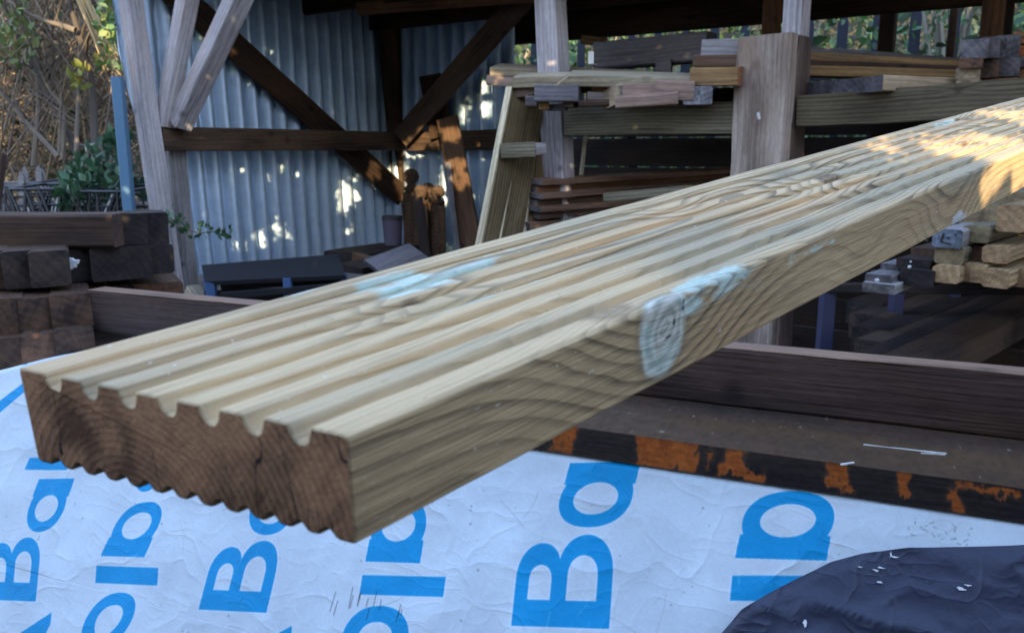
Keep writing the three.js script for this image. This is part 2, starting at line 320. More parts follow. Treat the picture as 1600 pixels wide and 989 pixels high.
// front post of the wall (leaning) and its sill post
timber(onWall(273, 475, 0.12), onWall(195, -60, 0.12), 0.09, 0.085, W.greyLight, 'shed_post', 'pale weathered leaning post at the open end of the tin wall', 'post', null, { hint: wL, segs: 12 });
timber(onWall(294, 480, 0.05), onWall(271, 232, 0.05), 0.06, 0.11, W.grey, 'shed_stud', 'short grey timber stud under the rail beside the leaning post', 'stud', null, { hint: wL });
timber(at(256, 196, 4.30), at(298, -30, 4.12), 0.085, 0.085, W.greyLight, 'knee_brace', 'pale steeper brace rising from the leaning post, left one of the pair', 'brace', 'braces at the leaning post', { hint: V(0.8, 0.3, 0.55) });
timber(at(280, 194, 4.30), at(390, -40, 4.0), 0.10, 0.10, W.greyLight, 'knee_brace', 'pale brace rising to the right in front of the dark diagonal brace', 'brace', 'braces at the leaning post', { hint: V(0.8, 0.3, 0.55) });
timber(onWall(262, -20, 0.05), onWall(668, 342, 0.05), 0.05, 0.145, W.frameDark, 'diagonal_brace', 'dark brown diagonal brace running down across the tin wall', 'brace', null, { hint: V(0.5, 1, 0), segs: 10 });
timber(onWall(248, 217, 0.12), onWall(632, 221, 0.12), 0.07, 0.125, W.frame, 'wall_rail', 'brown horizontal rail across the middle of the tin wall', 'rail', null, { segs: 14 });
// corner post
timber(onWall(648, 440, 0.06), onWall(602, -10, 0.06), 0.12, 0.14, W.frame, 'corner_post', 'brown corner post where the two tin walls meet', 'post', null, { hint: eR, segs: 12 });
// back tin wall
const bO = corner.clone().addScaledVector(nB, 0.04); bO.y = 0.25;
const sBack = (px) => along(corner, eR, px);
{
  const w = thing('tin_wall', 'shaded corrugated tin back wall right of the corner post', 'wall');
  const l = sBack(800), inn = nB.clone().negate();
  for (let k = 0; k < 2; k++) part(corrugated(bO.clone().addScaledVector(inn, k * 0.004), eR, Y, inn, () => l * k / 2 - (k ? 0 : 0.12), () => l * (k + 1) / 2 + (k ? 0 : 0.04), 0, 2.2, 0.112, 0.032), tinMat, 'sheet', w);
}
const backP = corner.clone().addScaledVector(nB, -0.05);
const onBack = (x, y, off = 0) => onPlane(x, y, backP.clone().addScaledVector(nB, -off), nB);
timber(onBack(640, 221, 0.0), onBack(782, 218, 0.0), 0.07, 0.13, W.frame, 'wall_rail', 'brown horizontal rail on the back wall, crossed by the sunlit plank', 'rail');
timber(onBack(628, 215, 0.12), onBack(850, -40, 0.25), 0.06, 0.135, W.frame, 'diagonal_brace', 'brown diagonal brace rising from the corner post to the roof', 'brace', null, { hint: V(-0.7, 1, 0), segs: 8 });
timber(onBack(672, 118, 0.05), onBack(690, 215, 0.05), 0.05, 0.15, W.frameDark, 'hanging_board', 'short dark board hanging on the back wall above the sunlit plank', 'board', null, { hint: V(1, 0, 0) });

// ---------------------------------------------------------------- shed: roof and back frame
const beam0 = (() => { const r = ray(870, 63), k = 0.70 / r.y; return EYE.clone().addScaledVector(r, k); })();   // low edge of the back beam
{
  const b = beam0.clone().setY(beam0.y + 0.09);
  timber(b.clone().addScaledVector(eR, -1.55), b.clone().addScaledVector(eR, 5.5), 0.10, 0.18, W.frameDark, 'roof_beam', 'long dark brown beam under the back edge of the roof', 'beam', null, { segs: 20 });
  const roofMat = new THREE.MeshStandardMaterial({ map: tinSet.map, roughness: 0.7, metalness: 0.2, side: THREE.DoubleSide }); roofMat.color.setRGB(0.13, 0.12, 0.12);
  const r = thing('shed_roof', 'dark corrugated roof over the racks and the tin walls', 'roof');
  const q0 = b.clone().addScaledVector(eR, -1.75).addScaledVector(nB, 0.45); q0.y = b.y + 0.15;
  const slope = nB.clone().negate().setY(0.035).normalize(), nrm = eR.clone().cross(slope).normalize();
  for (let k = 0; k < 5; k++) part(corrugated(q0.clone().addScaledVector(nrm, (k % 2) * 0.006), eR, slope, nrm, () => k * 1.5, () => k * 1.5 + 1.53, 0, k ? 2.15 : 2.65, 0.125, 0.018), roofMat, 'sheet', r);
  { const p = q0.clone().addScaledVector(slope, 2.6); p.y -= 0.085; timberPart(p.clone().addScaledVector(eR, -0.05), p.clone().addScaledVector(eR, 1.5), 0.07, 0.12, W.frame, 'eave_beam', r, { segs: 6 }); }
  for (const [d, s] of [[0.75, 0], [1.4, 0], [2.05, 0]]) {
    const p = q0.clone().addScaledVector(slope, d); p.y -= 0.085;
    timberPart(p.clone(), p.clone().addScaledVector(eR, 7.4), 0.06, 0.11, W.frameDark, 'purlin', r, { segs: 12 });
  }
}
timber(at(560, 14, 5.0), at(840, -8, 4.6), 0.06, 0.07, W.rust, 'roof_batten', 'thin rusty brown batten under the roof above the corner post', 'batten');
// back posts between beam and shelf
const backPost = (px, w, y0, y1, z, mat, label, h2 = 0.09) => { const p = at(px, y1, z); return timber(p, vAt(p, y0), w, h2, mat, 'back_post', label, 'post', 'posts at the back of the shed', { hint: eR }); };
backPost(1190, 0.09, -60, 300, 4.4, W.rust, 'orange brown back post just left of the pale upright on the big post', 0.075);
backPost(1523, 0.09, -60, 300, 3.75, W.rust, 'orange brown back post above the right stack of timber ends', 0.085);
backPost(1366, 0.08, -30, 300, 5.0, W.frameDark, 'dark back post between the two orange brown posts', 0.085);
backPost(1464, 0.06, -30, 300, 4.9, W.frameDark, 'thin dark back post left of the right orange brown post', 0.04);
backPost(1545, 0.06, -30, 300, 4.2, W.black, 'black strip of post right behind the right orange brown post', 0.05);
timber(at(880, 60, 5.3), at(874, 115, 5.3), 0.05, 0.04, W.orange, 'orange_stake', 'short orange stake right beside the blue grey post', 'stake', null, { hint: V(1, 0, 0) });

// ---------------------------------------------------------------- rack: posts and shelf beams
const postB = at(1205, 160, 3.3);
{
  const foot = postB.clone().setY(0), topP = vAt(postB, 58);
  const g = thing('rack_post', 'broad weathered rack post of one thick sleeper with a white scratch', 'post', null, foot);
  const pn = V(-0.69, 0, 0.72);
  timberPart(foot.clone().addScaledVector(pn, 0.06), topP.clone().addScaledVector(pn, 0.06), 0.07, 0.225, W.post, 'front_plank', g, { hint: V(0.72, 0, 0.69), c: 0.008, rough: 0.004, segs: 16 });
  timberPart(foot.clone().addScaledVector(pn, -0.036), topP.clone().addScaledVector(pn, -0.036).addScaledVector(Y, -0.004), 0.12, 0.223, W.postShade, 'shaded_half', g, { hint: V(0.72, 0, 0.69), c: 0.008, rough: 0.004, segs: 16, label: 'rear half coloured darker for the shaded side of the post' });  // separate dark half puts the shade of this side into the colour
  const c = topP.clone().addScaledVector(eR, 0.075).addScaledVector(nB, 0.02);
  timberPart(c.clone().addScaledVector(Y, -0.002), c.clone().addScaledVector(Y, 1.2), 0.09, 0.075, W.greyLight, 'upright', g, { hint: V(0.72, 0, 0.69), label: 'pale squared upright fixed on top of the broad sleeper' });
  const sc = postB.clone().addScaledVector(nB, -0.115);
  const sp = onPlane(1186, 181, sc, nB.clone().lerp(V(0, 0, -1), 0.35).normalize());
  const m = part(new THREE.BoxGeometry(0.010, 0.026, 0.004), flatMat(0.8, 0.78, 0.75), 'splinter', g); m.position.copy(sp.sub(foot)); m.rotation.z = 0.25;
}
const postA = at(872, 240, 3.86);
{
  const lo = at(876, 330, 3.86), hi = at(857, -60, 3.86);
  const foot = lo.clone().addScaledVector(hi.clone().sub(lo).normalize(), -lo.y);
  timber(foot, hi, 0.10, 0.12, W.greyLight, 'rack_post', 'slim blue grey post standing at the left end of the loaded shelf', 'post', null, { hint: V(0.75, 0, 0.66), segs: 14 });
}
{
  const a = at(886, 190, 3.8), b = at(1150, 184, 3.36);
  timber(a, b, 0.05, 0.128, W.treat, 'shelf_beam', 'greenish shelf beam from the slim post to the broad post', 'beam', 'shelf beams of the rack', { segs: 10 });
  const c = at(1250, 174, 3.22), d = at(1720, 142, 2.55);
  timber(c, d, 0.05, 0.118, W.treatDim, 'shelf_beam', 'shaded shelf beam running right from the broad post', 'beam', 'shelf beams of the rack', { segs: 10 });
  const c2 = at(1400, 160, 3.6), d2 = at(1720, 132, 3.0);
}
const shelfGroup = 'offcuts and boards on the rack shelf';
const bar = (x0, y0, z0, x1, y1, z1, hpx, w, mat, name, label, o = {}) => timber(at(x0, y0, z0), at(x1, y1, z1), w, hpx * z0 / F, mat, name, label, o.cat ?? 'board', o.group ?? shelfGroup, o);
// left bay, on the shelf
bar(774, 108, 4.05, 1010, 120, 3.8, 12, 0.14, W.paleDim, 'shelf_board', 'long grey buff board reaching furthest left on the shelf', { hint: V(0, 1, 0.25) });
bar(800, 126, 3.72, 905, 124, 3.62, 17, 0.09, W.pale, 'shelf_board', 'buff board with a slanted grey end above the leaning boards', { hint: V(0, 1, 0.3), skew: (z, y) => y * 1.0 });
bar(882, 122, 3.52, 1096, 127, 3.42, 17, 0.11, W.pale, 'shelf_board', 'pale buff board with a grey slanted end on top of the shelf middle', { hint: V(0, 1, 0.3), skew: (z, y) => y * 1.3 });
bar(764, 125, 4.0, 830, 131, 3.9, 14, 0.05, W.pink, 'shelf_board', 'pink board end catching the sun at the far left of the shelf');
bar(797, 148, 3.75, 850, 138, 3.7, 15, 0.06, W.pinkDim, 'shelf_board', 'brown offcut tucked under the slanted grey board end');
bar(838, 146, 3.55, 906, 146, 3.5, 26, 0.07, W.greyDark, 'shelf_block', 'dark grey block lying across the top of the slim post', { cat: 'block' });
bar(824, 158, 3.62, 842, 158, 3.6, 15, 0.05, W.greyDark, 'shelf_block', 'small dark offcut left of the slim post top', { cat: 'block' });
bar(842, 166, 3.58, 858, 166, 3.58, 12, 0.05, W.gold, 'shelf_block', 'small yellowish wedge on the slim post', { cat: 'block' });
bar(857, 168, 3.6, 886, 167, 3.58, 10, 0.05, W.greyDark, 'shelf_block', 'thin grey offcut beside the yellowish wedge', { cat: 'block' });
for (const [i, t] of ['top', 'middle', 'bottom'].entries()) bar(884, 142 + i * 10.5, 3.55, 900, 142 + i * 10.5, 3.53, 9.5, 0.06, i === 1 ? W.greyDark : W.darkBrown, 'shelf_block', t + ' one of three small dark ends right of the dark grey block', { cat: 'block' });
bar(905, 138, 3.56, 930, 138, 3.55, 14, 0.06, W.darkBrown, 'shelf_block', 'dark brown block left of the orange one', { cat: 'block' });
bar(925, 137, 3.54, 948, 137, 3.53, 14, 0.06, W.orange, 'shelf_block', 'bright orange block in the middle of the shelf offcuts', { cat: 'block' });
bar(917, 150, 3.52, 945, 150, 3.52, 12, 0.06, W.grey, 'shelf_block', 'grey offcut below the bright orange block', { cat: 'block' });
bar(905, 162, 3.52, 960, 160, 3.5, 9, 0.06, W.darkBrown, 'shelf_board', 'thin reddish brown strip lying along the shelf beam top');
endOn(942, 138, 966, 166, 3.46, V(0.9, 0.1, -0.5), 0.35, W.pale, 'shelf_block', 'tilted grey ended timber left of the pink boards', 'block', shelfGroup, { hint: V(-0.5, 1, 0) });
endOn(964, 132, 982, 158, 3.48, V(0.9, 0, -0.5), 0.3, W.grey, 'shelf_block', 'upright grey sliver between the tilted timber and the pink boards', 'block', shelfGroup);
bar(974, 143, 3.42, 1040, 142, 3.38, 23, 0.06, W.pink, 'shelf_board', 'upper pink board with a grey end');
bar(962, 160, 3.38, 1060, 153, 3.33, 19, 0.06, W.pink, 'shelf_board', 'lower pink board with a grey end over the shelf beam');
bar(1024, 142, 3.36, 1085, 143, 3.33, 30, 0.07, W.pink, 'shelf_board', 'pinkish timber with a dark rounded grey end left of the silver end');
endOn(1069, 135, 1112, 163, 3.3, V(0.25, 0, -0.97), 0.9, W.greyEnd, 'shelf_timber', 'timber with a silvery painted end facing out', 'timber', shelfGroup);
endOn(1117, 137, 1156, 160, 3.4, V(0.25, 0, -0.97), 0.9, W.darkBrown, 'shelf_timber', 'dark brown timber end beside the broad post', 'timber', shelfGroup);
bar(1086, 120, 3.36, 1160, 119, 3.26, 28, 0.11, W.gold, 'shelf_timber', 'golden ended timber stacked left of the broad post', { cat: 'timber', hint: V(0, 1, 0.1) });
bar(1091, 97, 3.42, 1160, 96, 3.32, 17, 0.11, W.brownEnd, 'shelf_timber', 'thin brown timber stacked on the golden ended one', { cat: 'timber' });
bar(1102, 84, 3.44, 1172, 83, 3.36, 38, 0.13, W.grey, 'shelf_timber', 'grey timber topmost of the pile left of the broad post', { cat: 'timber' });
bar(936, 88, 4.25, 1112, 73, 3.9, 40, 0.12, W.greyDark, 'shelf_timber', 'long dark grey timber raised behind the pale boards', { cat: 'timber', hint: V(0, 1, 0) });
bar(1026, 106, 4.02, 1050, 105, 4.0, 24, 0.1, W.greyDark, 'shelf_block', 'grey packing block under the long dark grey timber', { cat: 'block' });
{
  const g = thing('metal_bracket', 'small shiny metal bracket hooked on the end of the dark grey timber', 'bracket', null, at(924, 90, 4.2));
  const m = part(new THREE.BoxGeometry(0.035, 0.06, 0.004), flatMat(0.7, 0.72, 0.75, 0.3, 0.8), 'plate', g); m.rotation.y = 0.3;
  const n = part(new THREE.BoxGeometry(0.05, 0.006, 0.04), flatMat(0.5, 0.5, 0.52, 0.35, 0.8), 'flange', g); n.position.set(0.005, -0.033, -0.01);
}
bar(912, 62, 5.0, 945, 66, 4.9, 14, 0.05, W.gold, 'roof_offcut', 'golden offcut tucked below the roof beam', { cat: 'offcut', group: undefined });
// shelf planks carrying the load
{
  const a = at(790, 175, 4.1), b = at(1140, 172, 3.5);
  timber(a.clone().addScaledVector(nB, 0.35), b.clone().addScaledVector(nB, 0.35), 0.5, 0.03, W.darkBrown, 'shelf_deck', 'dark boards of the left shelf under the offcuts', 'shelf');
  const c = at(1262, 152, 3.4), d = at(1720, 128, 2.75);
  timber(c.clone().addScaledVector(nB, 0.45), d.clone().addScaledVector(nB, 0.45), 0.9, 0.03, W.darkBrown, 'shelf_deck', 'dark boards of the right shelf under the long boards', 'shelf');
}
// right bay
const rb = 'long boards on the right shelf';
bar(1262, 80, 3.75, 1520, 100, 3.5, 10, 0.13, W.greyDark, 'long_board', 'grey board topmost of the long boards right of the broad post', { group: rb });
bar(1262, 89, 3.60, 1520, 104, 3.38, 13, 0.12, W.gold, 'long_board', 'golden board second from the top of the long boards', { group: rb });
bar(1262, 101, 3.56, 1520, 111, 3.36, 9, 0.12, W.darkBrown, 'long_board', 'dark thin board in the middle of the long boards', { group: rb });
bar(1262, 112, 3.50, 1520, 120, 3.32, 15, 0.12, W.gold, 'long_board', 'golden board lowest of the long boards', { group: rb });
{
  const p = at(1356, 135, 3.12);
  const m = endOn(1262, 125, 1356, 148, 3.12, V(0.93, 0.0, -0.36), 1.2, [woodMat(setPale, 0.85, 0.0015, [1.1, 1.0, 0.95]), endMat(endGrey, [0.42, 0.4, 0.46])], 'shelf_timber', 'squared timber with a dark grey end and a pale buff side on the right shelf', 'timber');
}
const re = 'timber ends stacked at the right of the shelf', rd = V(0.55, 0, -0.83);
const RE = [[1508, 61, 1539, 91, 'pinkDim', 'mauve square end at the top left corner'], [1537, 58, 1558, 90, 'greyDark', 'dark blue grey end right of the mauve one'], [1558, 55, 1588, 89, 'greyDark', 'dark grey end third in the top row'], [1588, 49, 1616, 67, 'gold', 'thin golden end highest at the frame edge'], [1588, 71, 1616, 87, 'orange', 'orange end below the highest golden one'], [1504, 91, 1531, 106, 'brownEnd', 'brown end under the mauve one'], [1533, 91, 1557, 121, 'darkBrown', 'reddish dark end in the middle row'], [1559, 90, 1588, 119, 'greyDark', 'dark grey end in the middle row'], [1589, 88, 1616, 104, 'grey', 'grey end at the right of the middle row'], [1499, 106, 1527, 122, 'pale', 'pale split end with a white corner'], [1499, 123, 1526, 138, 'paleDim', 'buff end lowest at the left corner'], [1528, 123, 1580, 136, 'gold', 'wide golden end in the bottom row'], [1581, 105, 1616, 132, 'gold', 'golden square end at the bottom right']];
for (const [a, b, c, d, m, l] of RE) endOn(a, b, c, d, 2.95 + rr(-0.02, 0.03), rd, 1.3, W[m], 'stacked_timber', l + ' of the right shelf stack', 'timber', re);

// left bay, below the shelf
const lp = 'brown boards piled under the shelf';
const LP = [[820, 279, 852, 289, 'top'], [816, 290, 847, 300.5, 'second'], [818, 301, 847, 310.5, 'third'], [815, 311, 845, 320.5, 'fourth'], [815, 321, 845, 330.5, 'fifth'], [818, 331, 853, 341, 'sixth'], [800, 345, 832, 360, 'lowest']];
LP.forEach(([a, b, c, d, n], i) => {
  const dir = V(0.84 + (i === 3 ? 0.04 : rr(-0.02, 0.02)), 0.03, -0.54), z = 3.75;
  const p = at((a + c) / 2 + [0, -4, 3, -2, 4, -3, 0][i], (b + d) / 2, z + [0, 0.03, -0.02, 0.02, -0.03, 0.02, 0][i]);
  timber(p, p.clone().addScaledVector(dir, 1.6), 0.12, (d - b) * 0.86 * z / F, [W[['tan', 'rust', 'tan', 'frame', 'tan', 'pinkDim', 'tan'][i]][0], endMat(endGrey, [1.0, 0.95, 1.0])], 'piled_board', n + ' board of the brown pile under the left shelf', 'board', lp, { hint: V(0, 1, 0.05) });
});
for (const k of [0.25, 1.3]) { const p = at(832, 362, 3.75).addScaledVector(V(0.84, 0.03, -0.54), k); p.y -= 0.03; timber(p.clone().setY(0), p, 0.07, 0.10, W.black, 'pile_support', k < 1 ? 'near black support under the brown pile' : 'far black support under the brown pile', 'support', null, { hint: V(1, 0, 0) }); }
{ const p = at(955, 308, 3.5); timber(p, at(1080, 297, 3.2), 0.1, 0.036, W.treat, 'piled_board', 'short greenish board lying on the brown pile', 'board', lp); }
// pale stakes seen below the shelf
timber(at(888, 208, 4.3), at(888, 217, 4.3), 0.02, 0.022, W.pale, 'pale_stake', 'left short pale stake top below the shelf beam', 'stake');
timber(at(908, 275, 4.3), at(916, 206, 4.3), 0.02, 0.02, W.pale, 'pale_stake', 'tall pale stake standing below the shelf beam', 'stake', null, { hint: V(1, 0, 0) });
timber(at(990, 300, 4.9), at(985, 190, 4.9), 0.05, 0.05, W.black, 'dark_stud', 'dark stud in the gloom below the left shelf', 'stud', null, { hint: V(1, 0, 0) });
// black backing boards added so the space below the shelf stays dark
{
  const g = thing('dark_backing', 'black backing boards added to darken the space below the shelf', 'cladding');
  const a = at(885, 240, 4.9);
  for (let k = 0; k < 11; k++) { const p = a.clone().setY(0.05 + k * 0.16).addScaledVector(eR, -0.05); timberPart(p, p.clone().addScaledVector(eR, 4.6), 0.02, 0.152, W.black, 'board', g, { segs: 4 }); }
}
// leaning pale boards with a cross batten
{
  const g = thing('board_screen', 'pale treated boards joined by a batten leaning against the slim post', 'screen');
  const f = V(0.62, 0.05, 0.5).normalize();
  const LB = [[812, 138, 766, 385, 3.7], [836, 160, 796, 380, 3.78], [857, 170, 836, 370, 3.9]];
  const toGround = (a, b) => a.clone().addScaledVector(a.clone().sub(b), a.y / (b.y - a.y));
  for (const [x0, y0, x1, y1, z] of LB) timberPart(toGround(at(x1, y1, z - 0.12), at(x0, y0, z + 0.05)), at(x0, y0, z + 0.05), 0.025, 0.105, W.frameLight, 'board', g, { hint: V(0.75, 0, -0.66) });
  for (const [x0, y0, x1, y1, z] of LB.slice(0, 3)) timberPart(toGround(at(x1 - 18, y1, z - 0.17), at(x0 - 16, y0, z)), at(x0 - 16, y0, z), 0.03, 0.026, W.cream, 'edge_strip', g, { hint: V(1, 0, 0.2), label: 'pale sawn edge' });
  timberPart(at(782, 236, 3.62), at(836, 233, 3.62), 0.03, 0.062, W.treat, 'batten', g);
  timberPart(at(834, 233, 3.66), at(850, 232, 3.7), 0.03, 0.05, W.greyLight, 'batten_end', g);
}

// ---------------------------------------------------------------- things in the shed corner
{
  const p1 = at(699, 186, 5.25), p0 = at(738, 395, 4.95); p0.addScaledVector(p0.clone().sub(p1), p0.y / (p1.y - p0.y));
  timber(p0, p1, 0.04, 0.135, [woodMat(setFrame, 0.85, 0.0015, [1.0, 0.92, 0.85]), W.frame[1]], 'leaning_plank', 'brown plank with bars of sun leaning on the back wall', 'plank', null, { hint: V(1, 0, 0.25) });
  timber(at(716, 400, 4.9), at(700, 255, 5.1), 0.02, 0.03, W.greyDark, 'metal_rod', 'thin grey rod beside the brown leaning plank', 'rod', null, { hint: V(1, 0, 0) });
}
function newel(px, py, z, r, label) {                                                  // turned post with a ball top
  const c = at(px, py, z), g = thing('newel_post', label, 'post', 'turned posts in the shed corner', c.clone().setY(0));
  const h = c.y;
  const prof = [[0.0, h + r], [r * 0.5, h + r * 0.87], [r * 0.87, h + r * 0.5], [r, h], [r * 0.87, h - r * 0.5], [r * 0.5, h - r * 0.85], [r * 0.55, h - r * 1.1], [r * 0.95, h - r * 1.3], [r * 0.95, h - r * 1.6], [r * 0.6, h - r * 1.9]].reverse().map(([a, b]) => new THREE.Vector2(a, b));
  part(new THREE.LatheGeometry(prof, 16), W.frame[0], 'ball_top', g);
  part(new THREE.BoxGeometry(r * 1.9, h - r * 1.85, r * 1.9).translate(0, (h - r * 1.85) / 2, 0), W.frame[0], 'shaft', g);
}
newel(642, 276, 5.6, 0.055, 'tallest turned post with a ball top beside the corner post');
newel(657, 300, 5.35, 0.048, 'turned post with a sunlit ball, second from the corner post');
newel(669, 296, 5.5, 0.045, 'turned post with a ball top in the middle of the cluster');
newel(684, 300, 5.4, 0.045, 'rightmost turned post of the cluster in the shed corner');
bar(652, 310, 5.0, 668, 420, 4.95, 16, 0.05, W.black, 'dark_stake', 'dark stake standing in front of the turned posts', { cat: 'stake', group: undefined, hint: V(1, 0, 0) });
bar(706, 318, 5.1, 736, 420, 4.9, 7, 0.03, W.black, 'dark_stake', 'thin dark stake leaning beside the turned posts', { cat: 'stake', group: undefined, hint: V(1, 0, 0) });
{
  const g = thing('cement_tub', 'mauve plastic tub with a dark lid at the foot of the tin wall', 'tub', null, at(614, 385, 5.0));
  part(new THREE.CylinderGeometry(0.06, 0.05, 0.15, 18).translate(0, 0.085, 0), flatMat(0.11, 0.095, 0.13, 0.7), 'body', g);
  part(new THREE.CylinderGeometry(0.062, 0.064, 0.022, 18).translate(0, 0.172, 0), flatMat(0.03, 0.03, 0.035, 0.5), 'lid', g);
}
{
  const g = thing('steel_bench', 'black steel bench with blue legs standing before the tin wall', 'bench');
  const blk = flatMat(0.010, 0.011, 0.014, 0.8), blu = flatMat(0.07, 0.14, 0.30, 0.5);
  const a = at(319, 440, 3.9), b = at(539, 430, 3.85), c = at(527, 397, 4.15), d = at(314, 414, 4.15), nn = b.clone().sub(a).cross(c.clone().sub(a)).normalize();
  const P = [a, b, c, d], Q = P.map((p) => p.clone().addScaledVector(nn, -0.02)), vs = [], tri = (...q) => q.forEach((p) => vs.push(p.x, p.y, p.z));
  tri(a, b, c, a, c, d); tri(Q[2], Q[1], Q[0], Q[3], Q[2], Q[0]); for (let i = 0; i < 4; i++) { const j = (i + 1) % 4; tri(P[i], Q[i], Q[j], P[i], Q[j], P[j]); }
  const tg = new THREE.BufferGeometry(); tg.setAttribute('position', new THREE.Float32BufferAttribute(vs, 3)); tg.setAttribute('uv', new THREE.Float32BufferAttribute(new Array(vs.length / 3 * 2).fill(0), 2)); tg.computeVertexNormals();
  part(tg, blk, 'top', g);
  const leg = (x, y, z, w) => { const p = at(x, y, z); timberPart(p.clone().setY(0), p, 0.04, w, [blu, blu], 'leg', g, { hint: V(1, 0, 0) }); };
  leg(328, 440, 3.92, 0.045); leg(449, 434, 3.88, 0.036); leg(535, 428, 4.0, 0.036); leg(322, 416, 4.15, 0.03);
  const r0 = at(345, 462, 3.9), r1 = at(520, 448, 3.86); timberPart(r0, r1, 0.03, 0.03, [blk, blk], 'rail', g);
  { const q0 = at(322, 470, 4.05), q1 = at(536, 462, 4.0); q0.y -= 0.06; q1.y -= 0.06; timberPart(q0, q1, 0.02, 0.22, [blk, blk], 'back_panel', g, { rough: 0, bow: 0 }); }
  const s0 = at(345, 445, 4.0), s1 = at(530, 436, 3.96); timberPart(s0, s1, 0.02, 0.05, [blk, blk], 'apron', g);
}
timber(at(300, 452, 4.2), at(318, 478, 4.15), 0.08, 0.06, W.pale, 'timber_offcut', 'pale offcut lying at the foot of the leaning post', 'offcut', null);
timber(at(548, 420, 4.3), at(640, 400, 4.5), 0.25, 0.03, W.black, 'scrap_board', 'dark brown scrap board lying right of the steel bench', 'board');
timber(at(590, 425, 4.1), at(660, 398, 4.3), 0.22, 0.02, W.greyDark, 'scrap_board', 'grey scrap board propped right of the steel bench', 'board', null, { hint: V(0.2, 1, 0.5) });
timber(at(555, 400, 4.6), at(610, 420, 4.4), 0.05, 0.05, W.frame, 'scrap_batten', 'thin brown batten in the scrap by the tin wall', 'batten');
timber(at(540, 410, 4.7), at(625, 396, 5.2), 0.3, 0.12, W.black, 'scrap_block', 'black block under the lower edge of the tin wall', 'block');

// ---------------------------------------------------------------- the timber pack under the tarpaulin
const eP = V(0.918, 0, 0.397).normalize(), nH = V(0.397, 0, -0.918).normalize(), TH = 58 * Math.PI / 180;
const P0 = at(1300, 773, 1.25), dn = nH.clone().multiplyScalar(-Math.cos(TH)).addScaledVector(Y, -Math.sin(TH)), tN = eP.clone().cross(dn).negate();   // down the slope; outward normal
const packP = (s, t, o = 0) => P0.clone().addScaledVector(eP, s).addScaledVector(dn, t).addScaledVector(tN, o);
const TS0 = -2.35, TS1 = 0.75, TT0 = -0.2, TT1 = 0.95;
const tarpTop = (s) => -0.072 * sm(-0.62, -1.25, s) + 0.10 * sm(-1.55, -2.0, s) + 0.0;
const wrinkle = (s, t) => (fbm(s * 3.1 + 20, t * 3.1 + 20, 201, 3) - 0.5) * 0.030 + (fbm(s * 14 + 9, t * 9 + 9, 203, 3) - 0.5) * 0.006;
let tarpTex;
